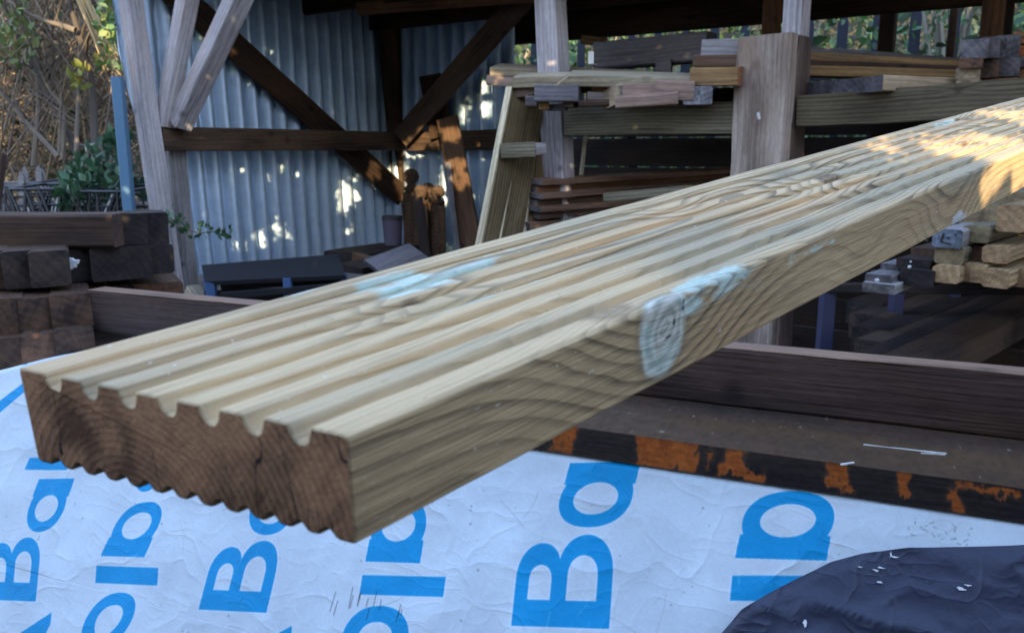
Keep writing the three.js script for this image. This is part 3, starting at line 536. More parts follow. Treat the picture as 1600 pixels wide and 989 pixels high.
{
  // print: glyphs drawn as outlines in sheet metres, x along the letters, y to their tops
  const PXM = 2048 / (TS1 - TS0), cw = 2048, ch = Math.round((TT1 - TT0) * PXM);
  const cv = document.createElement('canvas'); cv.width = cw; cv.height = ch; const c = cv.getContext('2d');
  c.fillStyle = '#dbe9f0'; c.fillRect(0, 0, cw, ch);
  const X = (s) => (s - TS0) * PXM, Yc = (t) => (t - TT0) * PXM;
  const blue = '#00a0dc', pale = '#e2eefa';
  const G = [['B', -1.473, 0.456, -1.519, 0.336, -1.617, 0.481], ['a', -1.489, 0.319, -1.497, 0.207, -1.584, 0.336], ['l', -1.526, 0.193, -1.525, 0.166, -1.642, 0.211],
    ['B', -1.343, 0.075, -1.343, 0.206, -1.214, 0.068], ['a', -1.337, 0.23, -1.351, 0.342, -1.23, 0.212], ['l', -1.353, 0.362, -1.342, 0.393, -1.201, 0.337], ['c', -1.323, 0.406, -1.338, 0.507, -1.213, 0.388],
    ['B', -0.926, 0.364, -0.934, 0.237, -1.074, 0.389], ['a', -0.928, 0.226, -0.935, 0.121, -1.027, 0.241], ['l', -0.94, 0.10, -0.94, 0.075, -1.08, 0.12],
    ['a', -0.767, 0.127, -0.756, 0.24, -0.662, 0.11], ['l', -0.755, 0.264, -0.751, 0.296, -0.595, 0.236], ['c', -0.767, 0.317, -0.76, 0.426, -0.64, 0.295],
    ['B', -0.303, 0.258, -0.318, 0.115, -0.461, 0.287], ['a', -0.305, 0.101, -0.296, -0.008, -0.424, 0.122],
    ['a', -0.118, 0.013, -0.127, 0.117, 0.01, -0.007], ['l', -0.128, 0.144, -0.127, 0.18, 0.04, 0.112],
    ['B', -2.06, 0.456, -2.1, 0.336, -2.2, 0.481], ['a', -2.07, 0.319, -2.08, 0.207, -2.17, 0.336], ['l', -2.1, 0.193, -2.1, 0.166, -2.22, 0.211], ['B', 0.29, 0.40, 0.275, 0.255, 0.13, 0.43], ['a', 0.29, 0.23, 0.30, 0.12, 0.17, 0.25]];
  const glyph = (g) => {
    c.beginPath();
    if (g === 'B') {
      c.moveTo(0, 0); c.lineTo(0, 1); c.lineTo(0.5, 1); c.bezierCurveTo(0.98, 1, 1.0, 0.60, 0.72, 0.55); c.bezierCurveTo(1.12, 0.48, 1.1, 0, 0.58, 0); c.closePath();
      c.moveTo(0.28, 0.15); c.lineTo(0.55, 0.15); c.bezierCurveTo(0.85, 0.15, 0.85, 0.46, 0.55, 0.46); c.lineTo(0.28, 0.46); c.closePath();
      c.moveTo(0.28, 0.62); c.lineTo(0.5, 0.62); c.bezierCurveTo(0.72, 0.62, 0.72, 0.86, 0.5, 0.86); c.lineTo(0.28, 0.86); c.closePath();
    } else if (g === 'a') {
      c.moveTo(0.72, 0); c.lineTo(1, 0); c.lineTo(1, 1); c.lineTo(0.72, 1); c.closePath();
      c.moveTo(0.78, 0.12); c.bezierCurveTo(0.6, -0.08, 0, -0.1, 0, 0.5); c.bezierCurveTo(0, 1.1, 0.6, 1.08, 0.78, 0.88); c.closePath();
    } else if (g === 'l') { c.rect(0, 0, 1, 1); } else {
      c.moveTo(1, 0.2); c.bezierCurveTo(0.75, -0.1, 0, -0.1, 0, 0.5); c.bezierCurveTo(0, 1.1, 0.75, 1.1, 1, 0.8); c.lineTo(0.82, 0.62); c.bezierCurveTo(0.6, 0.85, 0.24, 0.8, 0.24, 0.5); c.bezierCurveTo(0.24, 0.2, 0.6, 0.15, 0.82, 0.38); c.closePath();
    }
  };
  for (const [g, os, ot, xs, xt, ys, yt] of G) {
    const o = [X(os), Yc(ot)], x = [X(xs) - o[0], Yc(xt) - o[1]], y = [X(ys) - o[0], Yc(yt) - o[1]];
    c.save(); c.transform(x[0], x[1], y[0], y[1], o[0], o[1]);
    glyph(g); c.lineWidth = 0.045; c.lineJoin = 'round'; c.strokeStyle = pale; c.stroke();
    c.fillStyle = blue; c.fill(g === 'a' ? 'nonzero' : 'evenodd'); if (g === 'a') c.fillRect(0.66, 0, 0.34, 1);
    if (g === 'a') { c.beginPath(); c.ellipse(0.44, 0.5, 0.24, 0.30, 0, 0, 7); c.fillStyle = '#dbe9f0'; c.fill(); c.strokeStyle = pale; c.lineWidth = 0.02; c.stroke(); }
    c.restore();
  }
  const polys = [[[-1.423, 0.467], [-1.414, 0.487], [-1.417, 0.505], [-1.426, 0.532], [-1.486, 0.539], [-1.483, 0.519], [-1.455, 0.496]], [[-0.866, 0.374], [-0.863, 0.385], [-0.869, 0.414], [-0.903, 0.417], [-0.888, 0.39]], [[-1.852, -0.035], [-1.789, -0.05], [-1.766, -0.035], [-1.771, -0.02], [-1.823, -0.015]], [[-1.85, 0.11], [-1.803, 0.067], [-1.765, 0.028], [-1.70, -0.005], [-1.69, 0.01], [-1.746, 0.045], [-1.786, 0.097], [-1.84, 0.15]]];
  c.fillStyle = blue; for (const p of polys) { c.beginPath(); p.forEach(([s, t], i) => (i ? c.lineTo(X(s), Yc(t)) : c.moveTo(X(s), Yc(t)))); c.closePath(); c.fill(); }
  // wear: scuffs, faint grime, fine scratches
  const R = (n) => hash(n, 5, 77);
  for (let i = 0; i < 240; i++) { c.strokeStyle = `rgba(60,60,70,${0.04 + R(i) * 0.14})`; c.lineWidth = 0.5 + R(i + 900) * 1.2; const x = R(i + 100) * cw, y = R(i + 400) * ch, a = R(i + 500) * 6.28, l = 6 + R(i + 600) * 50; c.beginPath(); c.moveTo(x, y); c.quadraticCurveTo(x + Math.cos(a) * l * 0.6 + 6, y + Math.sin(a) * l * 0.5, x + Math.cos(a) * l, y + Math.sin(a) * l); c.stroke(); }
  for (let i = 0; i < 300; i++) { c.strokeStyle = `rgba(240,246,255,${0.12 + R(i + 50) * 0.3})`; c.lineWidth = 0.6 + R(i + 950); const x = R(i + 1100) * cw, y = R(i + 1400) * ch, a = R(i + 1500) * 6.28, l = 5 + R(i + 1600) * 22; c.beginPath(); c.moveTo(x, y); c.lineTo(x + Math.cos(a) * l, y + Math.sin(a) * l); c.stroke(); }
  for (let i = 0; i < 14; i++) { c.strokeStyle = 'rgba(20,20,24,0.5)'; c.lineWidth = 1; const x = X(-0.80 + R(i + 60) * 0.14), y = Yc(0.285 + R(i + 61) * 0.03); c.beginPath(); c.moveTo(x, y); c.lineTo(x + R(i + 9) * 3 - 1, y + 8 + R(i + 62) * 16); c.stroke(); }
  for (let i = 0; i < 24; i++) { c.strokeStyle = 'rgba(50,54,60,0.4)'; c.lineWidth = 1; const x = X(0.10 + R(i + 70) * 0.09), y = Yc(0.012 + R(i + 71) * 0.03); c.beginPath(); c.moveTo(x, y); c.lineTo(x + R(i + 72) * 10 - 5, y + R(i + 73) * 6 - 2); c.stroke(); }
  for (let i = 0; i < 900; i++) { c.fillStyle = `rgba(70,65,60,${R(i + 3000) * 0.35})`; c.beginPath(); c.arc(R(i + 3100) * cw, R(i + 4100) * ch, 0.4 + R(i + 5100) * 1.2, 0, 7); c.fill(); }
  const img = c.getImageData(0, 0, cw, ch), d = img.data;
  for (let j = 0; j < ch; j++) for (let i = 0; i < cw; i++) { const o = (j * cw + i) * 4, k = 0.9 + 0.14 * fbm(i / 60, j / 60, 61, 4) + (noise(i / 2, j / 2, 66) - 0.5) * 0.03; d[o] *= k; d[o + 1] *= k; d[o + 2] *= k; }
  c.putImageData(img, 0, 0);
  tarpTex = new THREE.CanvasTexture(cv); tarpTex.colorSpace = THREE.SRGBColorSpace; tarpTex.flipY = false; tarpTex.anisotropy = 8;
  tarpTex.wrapS = tarpTex.wrapT = THREE.ClampToEdgeWrapping;
}
const foldSet = tex(1024, 1024, (u, v) => { const wx = fbm(u * 6, v * 6, 331, 3, 6, 6) * 0.9, wy = fbm(u * 6, v * 6, 335, 3, 6, 6) * 0.9; let h = 0.45; for (const [f, k, a] of [[4, 0.30, 341], [9, 0.2, 345], [17, 0.09, 349]]) { const n = noise(u * f + wx * f * 0.25, v * f * 1.6 + wy * f * 0.25, a, f, f * 1.6 | 0); h += (1 - Math.abs(2 * n - 1)) ** 5 * k - Math.abs(n - 0.5) * k * 0.5; } return [1, 1, 1, h + (fbm(u * 90, v * 90, 351, 2, 90, 90) - 0.5) * 0.06]; });
function sheet(s0, s1, ns, nt, tTop, tBot, off, uvf, fold) {
  const P = [], U = [], I = [], rows = nt + (fold ? 4 : 0);
  for (let j = 0; j <= rows; j++) for (let i = 0; i <= ns; i++) {
    const s = s0 + (s1 - s0) * i / ns, ta = tTop(s); let p, t;
    if (fold && j < 4) { t = ta; p = packP(s, ta, off(s, ta)).addScaledVector(nH, (4 - j) * 0.05).addScaledVector(Y, -0.004 * (4 - j)); } else { const k = (j - (fold ? 4 : 0)) / nt; t = ta + (tBot - ta) * k; p = packP(s, t, off(s, t)); }
    P.push(p.x, p.y, p.z); U.push(...uvf(s, fold && j < 4 ? ta - (4 - j) * 0.001 : t));
  }
  for (let j = 0; j < rows; j++) for (let i = 0; i < ns; i++) { const a = j * (ns + 1) + i, b = a + ns + 1; I.push(a, b, a + 1, b, b + 1, a + 1); }
  const g = new THREE.BufferGeometry(); g.setAttribute('position', new THREE.Float32BufferAttribute(P, 3)); g.setAttribute('uv', new THREE.Float32BufferAttribute(U, 2)); g.setIndex(I); g.computeVertexNormals(); return g;
}
{
  const tarpBump = foldSet.bump.clone(); tarpBump.repeat.set(4.5, 1.9); tarpBump.needsUpdate = true;
  const white = new THREE.MeshPhysicalMaterial({ specularIntensity: 0.6, map: tarpTex, bumpMap: tarpBump, bumpScale: 0.0045, roughness: 0.6, side: THREE.DoubleSide });
  mesh(sheet(TS0, TS1, 220, 90, tarpTop, TT1, (s, t) => wrinkle(s, t) * sm(-0.01, 0.05, t - tarpTop(s)) - 0.004, (s, t) => [(s - TS0) / (TS1 - TS0), (t - TT0) / (TT1 - TT0)], true), white, 'wrapping_sheet', 'white plastic sheet printed with big blue letters wrapped over the timber pack', 'plastic sheet');
  const cb = foldSet.bump.clone(); cb.repeat.set(2.0, 2.0); cb.needsUpdate = true;
  const black = new THREE.MeshStandardMaterial({ bumpMap: cb, bumpScale: 0.008, roughness: 0.6 }); black.color.setRGB(0.038, 0.048, 0.088); black.side = THREE.DoubleSide;
  const edge = [[-0.30, 0.40], [-0.164, 0.262], [-0.131, 0.227], [-0.108, 0.191], [-0.075, 0.162], [-0.025, 0.124], [0.008, 0.099], [0.05, 0.079], [0.108, 0.061], [0.172, 0.047], [0.25, 0.031], [0.4, 0.02], [0.75, 0.01]];
  const et = (s) => { for (let i = 1; i < edge.length; i++) if (s <= edge[i][0]) { const a = edge[i - 1], b = edge[i], k = (s - a[0]) / (b[0] - a[0]); return a[1] + (b[1] - a[1]) * k; } return 0.01; };
  const ridge = (s, t, k) => Math.pow(1 - Math.abs(2 * fbm(s * 5 + t * 2 + 40, t * 11 - s * 2 + 40, k, 3) - 1), 6);
  const sh = mesh(sheet(-0.30, 0.75, 260, 160, et, 0.95, (s, t) => 0.007 + wrinkle(s, t) + 0.010 * ridge(s, t, 401) + 0.003 * ridge(s * 2.3, t * 2.3, 407) + 0.004 * sm(0, 0.02, t - et(s)), (s, t) => [s, t], false), black, 'black_sheet', 'creased black plastic sheet overlapping the white printed sheet', 'plastic sheet');
  // small tears showing white
  const tearMat = flatMat(0.8, 0.82, 0.85, 0.7);
  for (const [px, py, w, h] of [[1398, 871, 0.006, 0.0015], [1370, 891, 0.007, 0.0018], [1378, 887, 0.005, 0.001], [1514, 914, 0.006, 0.002], [1258, 972, 0.0025, 0.006], [1345, 886, 0.003, 0.001], [1504, 920, 0.005, 0.002], [1393, 866, 0.0015, 0.005], [1376, 910, 0.004, 0.001]]) {
    const q = onPlane(px, py, packP(0, 0, 0.02), tN), sq = q.clone().sub(P0).dot(eP), tq = q.clone().sub(P0).dot(dn);
    const sp = new THREE.Shape(); for (let i = 0; i < 9; i++) { const a = i / 9 * 6.283, k = 0.3 + hash(i, px, 3) * 1.2; i ? sp.lineTo(Math.cos(a) * w * k, Math.sin(a) * h * k) : sp.moveTo(Math.cos(a) * w * k, Math.sin(a) * h * k); }
    const m = part(new THREE.ExtrudeGeometry(sp, { depth: 0.002, bevelEnabled: false }), tearMat, 'tear', sh);
    m.position.copy(packP(sq, tq, 0.0085 + wrinkle(sq, tq) + 0.004 + 0.010 * ridge(sq, tq, 401) + 0.003 * ridge(sq * 2.3, tq * 2.3, 407))); m.quaternion.setFromRotationMatrix(new THREE.Matrix4().makeBasis(eP, dn.clone().negate(), tN));
  }
}
// the two dark timbers lying on the pack
const lowTop = vAt(P0, 724), lowH = lowTop.y - P0.y;
const lowSet = tex(2048, 128, (u, v) => {                                              // u 0..3.2 m from the left end, v once round
  const s = u * 3.2, q = v;                                                            // v: bottom .. front .. top .. back
  const bl = fbm(s * 4, q * 8, 501, 4), fi = fbm(s * 12, q * 90, 503, 3), sp = fbm(s * 130, q * 60, 507, 2);
  let c = mix3([0.085, 0.06, 0.044], [0.03, 0.023, 0.022], clamp(bl * 1.8 - 0.4 + (fi - 0.5) * 0.8));
  const front = sm(0.33, 0.345, q) * (1 - sm(0.50, 0.515, q)), topf = sm(0.50, 0.515, q);
  if (front > 0) {
    const f = (q - 0.34) / 0.165, sP = s - 0.86;                                       // sP 0 at the calibration column
    let o = 0; const n = fbm(s * 110, f * 3.5, 511, 5), n2 = fbm(s * 18, f * 1.5, 513, 3);
    for (const [a, b, f0, f1, k] of [[-0.455, -0.405, -0.2, 1.2, 0.9], [-0.305, -0.205, -0.1, 1.3, 1.1], [-0.195, -0.185, 0.1, 0.9, 0.8], [-0.168, -0.135, 0.1, 1.3, 1.0], [-0.14, -0.10, -0.2, 0.35, 0.8], [-0.012, 0.018, 0.25, 1.2, 1.1], [0.015, 0.035, 0, 0.35, 0.7], [0.083, 0.1, 0.3, 1.1, 1.0], [0.155, 0.17, -0.1, 0.7, 1.0], [0.165, 0.24, 0.72, 0.95, 1.0], [0.33, 0.37, 0, 1, 1]]) o = Math.max(o, k * sm(a - 0.008, a + 0.006, sP + (n2 - 0.5) * 0.03) * (1 - sm(b - 0.006, b + 0.008, sP + (n2 - 0.5) * 0.03)) * sm(f0 - 0.15, f0 + 0.1, f + (n - 0.5) * 0.7) * (1 - sm(f1 - 0.1, f1 + 0.15, f + (n - 0.5) * 0.7)));
    c = mix3(c, mix3([0.60, 0.17, 0.035], [0.26, 0.065, 0.02], n), clamp(sm(0.34, 0.80, o * (0.15 + 1.5 * n) * (0.55 + 0.9 * fbm(s * 220, f * 2, 517, 2)))) * front);
    c = mix3(c, [0.014, 0.014, 0.018], front * 0.5 * (1 - clamp(o * 3)));
  }
  if (topf > 0) { c = mix3(c, [0.095, 0.056, 0.028], topf * clamp(fbm(s * 3, q * 14, 521, 3) * 1.4 - 0.1) * 0.8); if (sp > 0.90) c = [0.2, 0.18, 0.16]; }
  const k = 0.75 + 0.5 * sp; return [c[0] * k, c[1] * k, c[2] * k, 0.5 + (fi - 0.5) * 0.8 + (sp - 0.5) * 0.6];
}, true);
let upTopBack;
{
  const backLine = (() => { const r = ray(1300, 655), k = (lowTop.y - EYE.y) / r.y; return EYE.clone().addScaledVector(r, k); })();   // foot of the upper timber on the lower one
  const depthVis = backLine.clone().sub(lowTop).dot(nH);
  const w = depthVis + 0.06;
  const c0 = lowTop.clone().addScaledVector(nH, w / 2).setY(P0.y + lowH / 2 + 0.001);
  const sL = -0.86, len = 3.2;
  const prof = rect(w, lowH, 0.004), per = 2 * (w + lowH);
  const m = lowSet.map, b = lowSet.bump; m.repeat.set(1 / 3.2, 1 / per); b.repeat.copy(m.repeat);
  // profile starts at the bottom: rotate so that v runs bottom, front, top, back
  const a = w / 2, h = lowH / 2, e = 0.004, pr = [[-a + e, -h], [-a, -h + e], [-a, h - e], [-a + e, h], [a - e, h], [a, h - e], [a, -h + e], [a - e, -h]].map(([z, y]) => [-z, y]);
  // v offset so that the front face lands at 0.34..0.505 of the sheet
  const order = [3, 2, 1, 0, 7, 6, 5, 4].map((i) => pr[i]);
  const mat = new THREE.MeshPhysicalMaterial({ map: m, bumpMap: b, bumpScale: 0.0015, roughness: 0.9, specularIntensity: 0.3 });
  const g = lowGeo(w, lowH, len, per);
  const mm = mesh(g, [mat, W.dark[1]], 'dark_sleeper', 'dark stained sleeper with orange scraped patches lying flat on the white sheet', 'sleeper');
  place(mm, c0.clone().addScaledVector(eP, -2.30 + 1.44 - 0 + (sL + 0.86)), eP, Y);
  // pale scratch and crumbs of sawdust on its top
  for (const [x0, y0, x1, y1, r] of [[1350, 695, 1480, 709, 0.0016], [1315, 726, 1335, 723, 0.002], [1440, 708, 1478, 711, 0.001]]) {
    const hit = (x, y) => { const q = ray(x, y), k = (lowTop.y + 0.0015 - EYE.y) / q.y; return EYE.clone().addScaledVector(q, k); };
    const p = hit(x0, y0), q = hit(x1, y1); timber(p, q, r * 1.6, 0.002, [flatMat(0.75, 0.75, 0.72), flatMat(0.75, 0.75, 0.72)], 'wood_splinter', ['long thin white splinter lying on the dark sleeper', 'short white splinter at the front edge of the dark sleeper', 'thin faint splinter at the tip of the long one'][x0 === 1350 ? 0 : x0 === 1315 ? 1 : 2], 'splinter', null, { segs: 4, rough: 0.0004 });
  }
  // the upper timber
  const ft = vAt(backLine, 564), hU = ft.y - backLine.y;
  const bk = (() => { const r = ray(1300, 552), k = (ft.y - EYE.y) / r.y; return EYE.clone().addScaledVector(r, k); })();
  const wU = Math.max(0.03, bk.clone().sub(ft).dot(nH));
  const mid = backLine.clone().addScaledVector(nH, wU / 2).addScaledVector(Y, hU / 2 + 0.002), s0 = along(backLine, eP, 140);
  const up2 = [woodMat(setDark, 0.75, 0.002, [1.05, 0.95, 1.0]), W.darkBrown[1]];
  timber(mid.clone().addScaledVector(eP, s0), mid.clone().addScaledVector(eP, 1.2), wU, hU, up2, 'dark_sleeper', 'long dark brown sleeper on edge with a pale dusty top, behind the flat one', 'sleeper', null, { segs: 24, bow: 0, rough: 0.0015 });
  const dust = new THREE.MeshStandardMaterial({ map: setPink.map.clone(), roughness: 1 }); dust.map.repeat.set(1 / 1.2, 1 / 0.2); dust.map.needsUpdate = true; dust.color.setRGB(0.82, 0.74, 0.64);
  upTopBack = { mid, s0, wU, hU };
  const cap = timberGeo(1.2 - s0 - 0.01, wU * 0.94, 0.003, { segs: 40, bow: 0, rough: 0.0012, c: 0.001 });
  const cm = part(cap, [dust, dust], 'dusty_top', scene.getObjectByName('dark_sleeper_001'), 'pale dust lying on its top edge'); cm.position.set(0.005, hU / 2 + 0.0022, 0);
}
function lowGeo(w, h, len, per) {                                                      // flat sleeper with a known v range per face
  const P = [], U = [], seg = 40, faces = [[[0.5, -0.5], [-0.5, -0.5], 0, 0.335], [[-0.5, -0.5], [-0.5, 0.5], 0.335, 0.51], [[-0.5, 0.5], [0.5, 0.5], 0.51, 0.83], [[0.5, 0.5], [0.5, -0.5], 0.83, 1]];
  // in local axes +z is away (x along eP, y up -> z = x cross y points to the viewer), so front is +z
  for (const [a, b, v0, v1] of faces) for (let k = 0; k < seg; k++) {
    const x0 = len * k / seg, x1 = len * (k + 1) / seg, pt = (q, x, i) => { const j = (hash(k + i, q[0] * 10 + q[1] * 3, 9) - 0.5) * 0.002; return [x, q[1] * h + j, -q[0] * w + j]; };
    const A0 = pt(a, x0, 0), A1 = pt(a, x1, 1), B0 = pt(b, x0, 0), B1 = pt(b, x1, 1);
    P.push(...A0, ...A1, ...B1, ...A0, ...B1, ...B0); U.push(x0, v0 * per, x1, v0 * per, x1, v1 * per, x0, v0 * per, x1, v1 * per, x0, v1 * per);
  }
  const side = P.length / 3;
  for (const x of [0, len]) { const q = [[-0.5, -0.5], [0.5, -0.5], [0.5, 0.5], [-0.5, 0.5]].map(([a, b]) => [x, b * h, a * w]), f = x ? [0, 2, 1, 0, 3, 2] : [0, 1, 2, 0, 2, 3]; for (const i of f) { P.push(...q[i]); U.push(q[i][2] + 0.2, q[i][1] + 0.2); } }
  const g = new THREE.BufferGeometry(); g.setAttribute('position', new THREE.Float32BufferAttribute(P, 3)); g.setAttribute('uv', new THREE.Float32BufferAttribute(U, 2)); g.computeVertexNormals();
  g.addGroup(0, side, 0); g.addGroup(side, P.length / 3 - side, 1); return g;
}
// bearers of the pack under the sheet
{
  const g = thing('timber_pack', 'stack of dark sleepers hidden under the white printed sheet', 'timber pack');
  for (let r = 0; r < 5; r++) { const p = P0.clone().addScaledVector(nH, 0.36 - r * 0.06).setY(P0.y - 0.10 - r * 0.16); timberPart(p.clone().addScaledVector(eP, -2.2), p.clone().addScaledVector(eP, 1.0), 0.5, 0.15, W.dark, 'sleeper', g, { segs: 4 }); }
}

// ---------------------------------------------------------------- left stack of dark sleepers
{
  const lg = 'dark sleepers stacked at the left', dir = V(-0.47, 0, -0.88);
  const p = at(-60, 358, 2.28), q = at(190, 358, 2.3);
  timber(p, q, 0.12, 50 * 2.29 / F, W.darkBrown, 'stacked_sleeper', 'brown sleeper lying crosswise on top of the left stack', 'sleeper', lg);
  const TOP = new Set(['black end in the top row beside the crosswise sleeper', 'black end at the right of the top row']);
  const E = [[190, 333, 226, 383, 2.32, 'black', 'black end in the top row beside the crosswise sleeper'], [226, 332, 259, 383, 2.36, 'black', 'black end at the right of the top row'],
    [-34, 391, 8, 452, 2.12, 'darkBrown', 'brown end cut by the frame in the second row'], [9, 391, 53, 451, 2.12, 'dark', 'dark end second in the protruding second row'], [53, 391, 102, 449, 2.12, 'dark', 'dark end beside the white blob in the second row'],
    [103, 388, 150, 440, 2.28, 'black', 'black end carrying the white blob'], [151, 385, 229, 438, 2.30, 'black', 'wide black end in the second row'], [230, 383, 267, 428, 2.36, 'black', 'narrow black end at the right of the second row'],
    [122, 447, 165, 500, 2.42, 'darkBrown', 'reddish end left in the receding third row'], [165, 445, 207, 500, 2.48, 'dark', 'dark end second in the receding third row'], [207, 443, 248, 500, 2.54, 'brownEnd', 'brown end third in the receding row'], [248, 441, 284, 500, 2.6, 'brownEnd', 'golden brown end at the right of the receding row'],
    [-16, 466, 33, 527, 2.05, 'darkBrown', 'red brown end with a black heart at the frame edge'], [36, 465, 86, 519, 2.08, 'darkBrown', 'red brown end with a scraped corner'], [86, 459, 136, 514, 2.1, 'darkBrown', 'plain red brown end next to the long dark sleeper'],
    [-10, 527, 40, 590, 2.03, 'darkBrown', 'red brown end low at the frame edge'], [41, 519, 93, 580, 2.06, 'brownEnd', 'brown end with a pale rim in the lowest row'], [94, 512, 142, 580, 2.08, 'darkBrown', 'dark red end in the lowest row touching the long sleeper']];
  for (const [a, b, c, d, z, m, l] of E) endOn(a, b, c, d, z, dir, TOP.has(l) ? 0.12 : 1.5, W[m], 'stacked_sleeper', l + ' of the left stack', 'sleeper', lg, { rough: 0.002, hint: V(rr(-0.02, 0.02), 1, 0) });
  // lower rows down to the ground, out of sight behind the sheet
  for (let i = 0; i < 5; i++) { const c = at(20 + i * 52, 620, 2.15 + i * 0.06); timber(c.clone().setY(0.35), c.clone().setY(0.35).addScaledVector(dir, 1.5), 0.085, 0.66, W.black, 'stack_bearer', ['leftmost', 'second', 'third', 'fourth', 'rightmost'][i] + ' bearer under the left stack', 'bearer', lg); }
  const b = at(112, 411, 2.2), sp = new THREE.Shape();
  for (let i = 0; i < 14; i++) { const a = i / 14 * 6.283, k = 0.013 * (0.55 + hash(i, 2, 8) * 0.8); i ? sp.lineTo(Math.cos(a) * k * 1.3, Math.sin(a) * k) : sp.moveTo(Math.cos(a) * k * 1.3, Math.sin(a) * k); }
  const m = mesh(new THREE.ExtrudeGeometry(sp, { depth: 0.004, bevelSize: 0.002, bevelThickness: 0.002 }), flatMat(0.85, 0.86, 0.85, 0.8), 'plastic_scrap', 'white scrap of plastic stuck on a black sleeper end of the left stack', 'scrap'); m.position.copy(b);
}

// ---------------------------------------------------------------- right stack of square timbers on the steel frame
{
  const rg = 'square timbers stacked at the right', dir = V(0.68, 0.0, -0.73);
  // [x0,y0,x1,y1,z,mat,label]
  const E = [[1537, 421, 1577, 450, 2.0, 'treatLight', 'pale end lowest at the right'], [1501, 412, 1540, 441, 2.04, 'treatLight', 'pale end with a white scratch in the lowest row'], [1459, 415, 1499, 443, 2.04, 'treatLight', 'pale rounded end at the left of the lowest row'],
    [1537, 384, 1578, 411, 2.02, 'treatLight', 'pale end with a dark bite in the middle row'], [1510, 384, 1538, 410, 2.08, 'darkBrown', 'dark end in the middle row'], [1462, 385, 1506, 413, 2.06, 'treat', 'greenish end with curved rings below the blue tagged one'],
    [1505, 353, 1546, 379, 2.06, 'treat', 'grey buff end with a dark hollow in the upper row'], [1561, 320, 1604, 363, 2.02, 'treatLight', 'large pale end with curved rings high at the frame edge'],
    [1459, 358, 1503, 388, 2.05, 'blueEnd', 'blue painted end with a black marker mark'],
    [1500, 318, 1560, 350, 2.2, 'treat', 'greenish timber resting on top behind the large pale end'], [1560, 300, 1620, 322, 2.2, 'treat', 'thin greenish board highest at the frame edge'], [1582, 421, 1626, 450, 2.03, 'treatLight', 'pale end lowest at the frame edge']];
  W.blueEnd = [W.grey[0], endMat(endGrey, [1.0, 1.25, 1.6])];
  for (const [a, b, c, d, z, m, l] of E) endOn(a, b, c, d, z, dir, 1.8, W[m], 'square_timber', l + ' of the right stack', 'timber', rg, { square: true, c: 0.006, hint: V(rr(-0.015, 0.015), 1, 0) });
  const D = [[1402, 405, 1452, 421, 2.1, 'black', 'upper black end dotted with white'], [1407, 421, 1459, 447, 2.08, 'black', 'thick black end under the dotted one'], [1352, 429, 1394, 444, 2.1, 'greyDark', 'grey flat end with a white fleck'], [1348, 443, 1398, 458, 2.08, 'grey', 'lowest flat grey end at the left'], [1425, 388, 1462, 406, 2.16, 'darkBrown', 'reddish brown timber behind the dotted black end'], [1376, 412, 1404, 430, 2.18, 'greyDark', 'sloping grey offcut wedged above the flat ends']];
  for (const [a, b, c, d, z, m, l] of D) endOn(a, b, c, d, z, V(0.66, 0, -0.75), 1.6, W[m], 'flat_timber', l + ' left of the right stack', 'timber', 'dark flat timbers beside the right stack', { square: true });
  // marker strokes on the blue end
  const f = at(1484, 372, 2.05).addScaledVector(dir.clone().negate(), 0.006), g = thing('marker_writing', 'black marker letter written on the blue painted timber end', 'writing', null, f);
  const xa = V(0.73, 0, 0.68), ink = flatMat(0.01, 0.01, 0.02, 0.6), st = (x0, y0, x1, y1) => timberPart(f.clone().addScaledVector(xa, x0).addScaledVector(Y, y0), f.clone().addScaledVector(xa, x1).addScaledVector(Y, y1), 0.002, 0.003, [ink, ink], 'stroke', g, { segs: 1, rough: 0 });
  st(-0.012, 0.012, -0.017, -0.010); st(-0.017, -0.010, 0.006, -0.013); st(-0.004, 0.002, 0.004, 0.001); st(0.013, 0.012, 0.013, -0.016);
  for (const [px, py, r] of [[1424, 409, 0.0025], [1422, 417, 0.004], [1371, 438, 0.005]]) { const m = mesh(new THREE.IcosahedronGeometry(r, 1), flatMat(0.85, 0.85, 0.85, 0.7), 'white_fleck', ['small white fleck on the dotted black timber end', 'larger white fleck on the dotted black timber end', 'white fleck on the flat grey timber end'][px === 1424 ? 0 : px === 1422 ? 1 : 2], 'fleck'); m.position.copy(at(px, py, 2.07)); m.scale.set(1.2, 1, 0.4); }
  // steel frame
  const blu = flatMat(0.05, 0.055, 0.11, 0.5), fr = thing('steel_rack', 'blue steel rack frame carrying the right stack', 'rack');
  for (const [px, w, row, z] of [[1295, 0.045, 452, 2.75], [1404, 0.04, 440, 2.9], [1494, 0.035, 440, 3.2]]) { const p = at(px, row, z); timberPart(p.clone().setY(0), p, 0.04, w, [blu, blu], 'leg', fr, { hint: V(1, 0, 0), rough: 0, segs: 2 }); }
  const b0 = at(1290, 452, 2.75); timberPart(at(1290, 449, 2.75), at(1700, 452, 2.35), 0.04, 0.03, W.black, 'bearer', fr, { rough: 0, segs: 2 });
  timberPart(at(1400, 440, 2.9), at(1700, 440, 2.7), 0.04, 0.03, W.black, 'bearer', fr, { rough: 0, segs: 2 });
  // dark timbers low in the gloom
  const gl = ['nearest', 'second', 'third', 'fourth', 'fifth', 'farthest'];
  for (let i = 0; i < 6; i++) { const p = at(1380 - i * 6, 600 - i * 22, 2.2 + i * 0.17); timber(p.clone(), p.clone().addScaledVector(V(0.72, 0.02, -0.69), 2.2), 0.13, 0.09, i % 2 ? W.black : W.dark, 'gloom_timber', gl[i] + ' dark timber lying low under the right stack', 'timber', 'dark timbers low under the right stack'); }
  const po = at(1175, 530, 3.1);
}

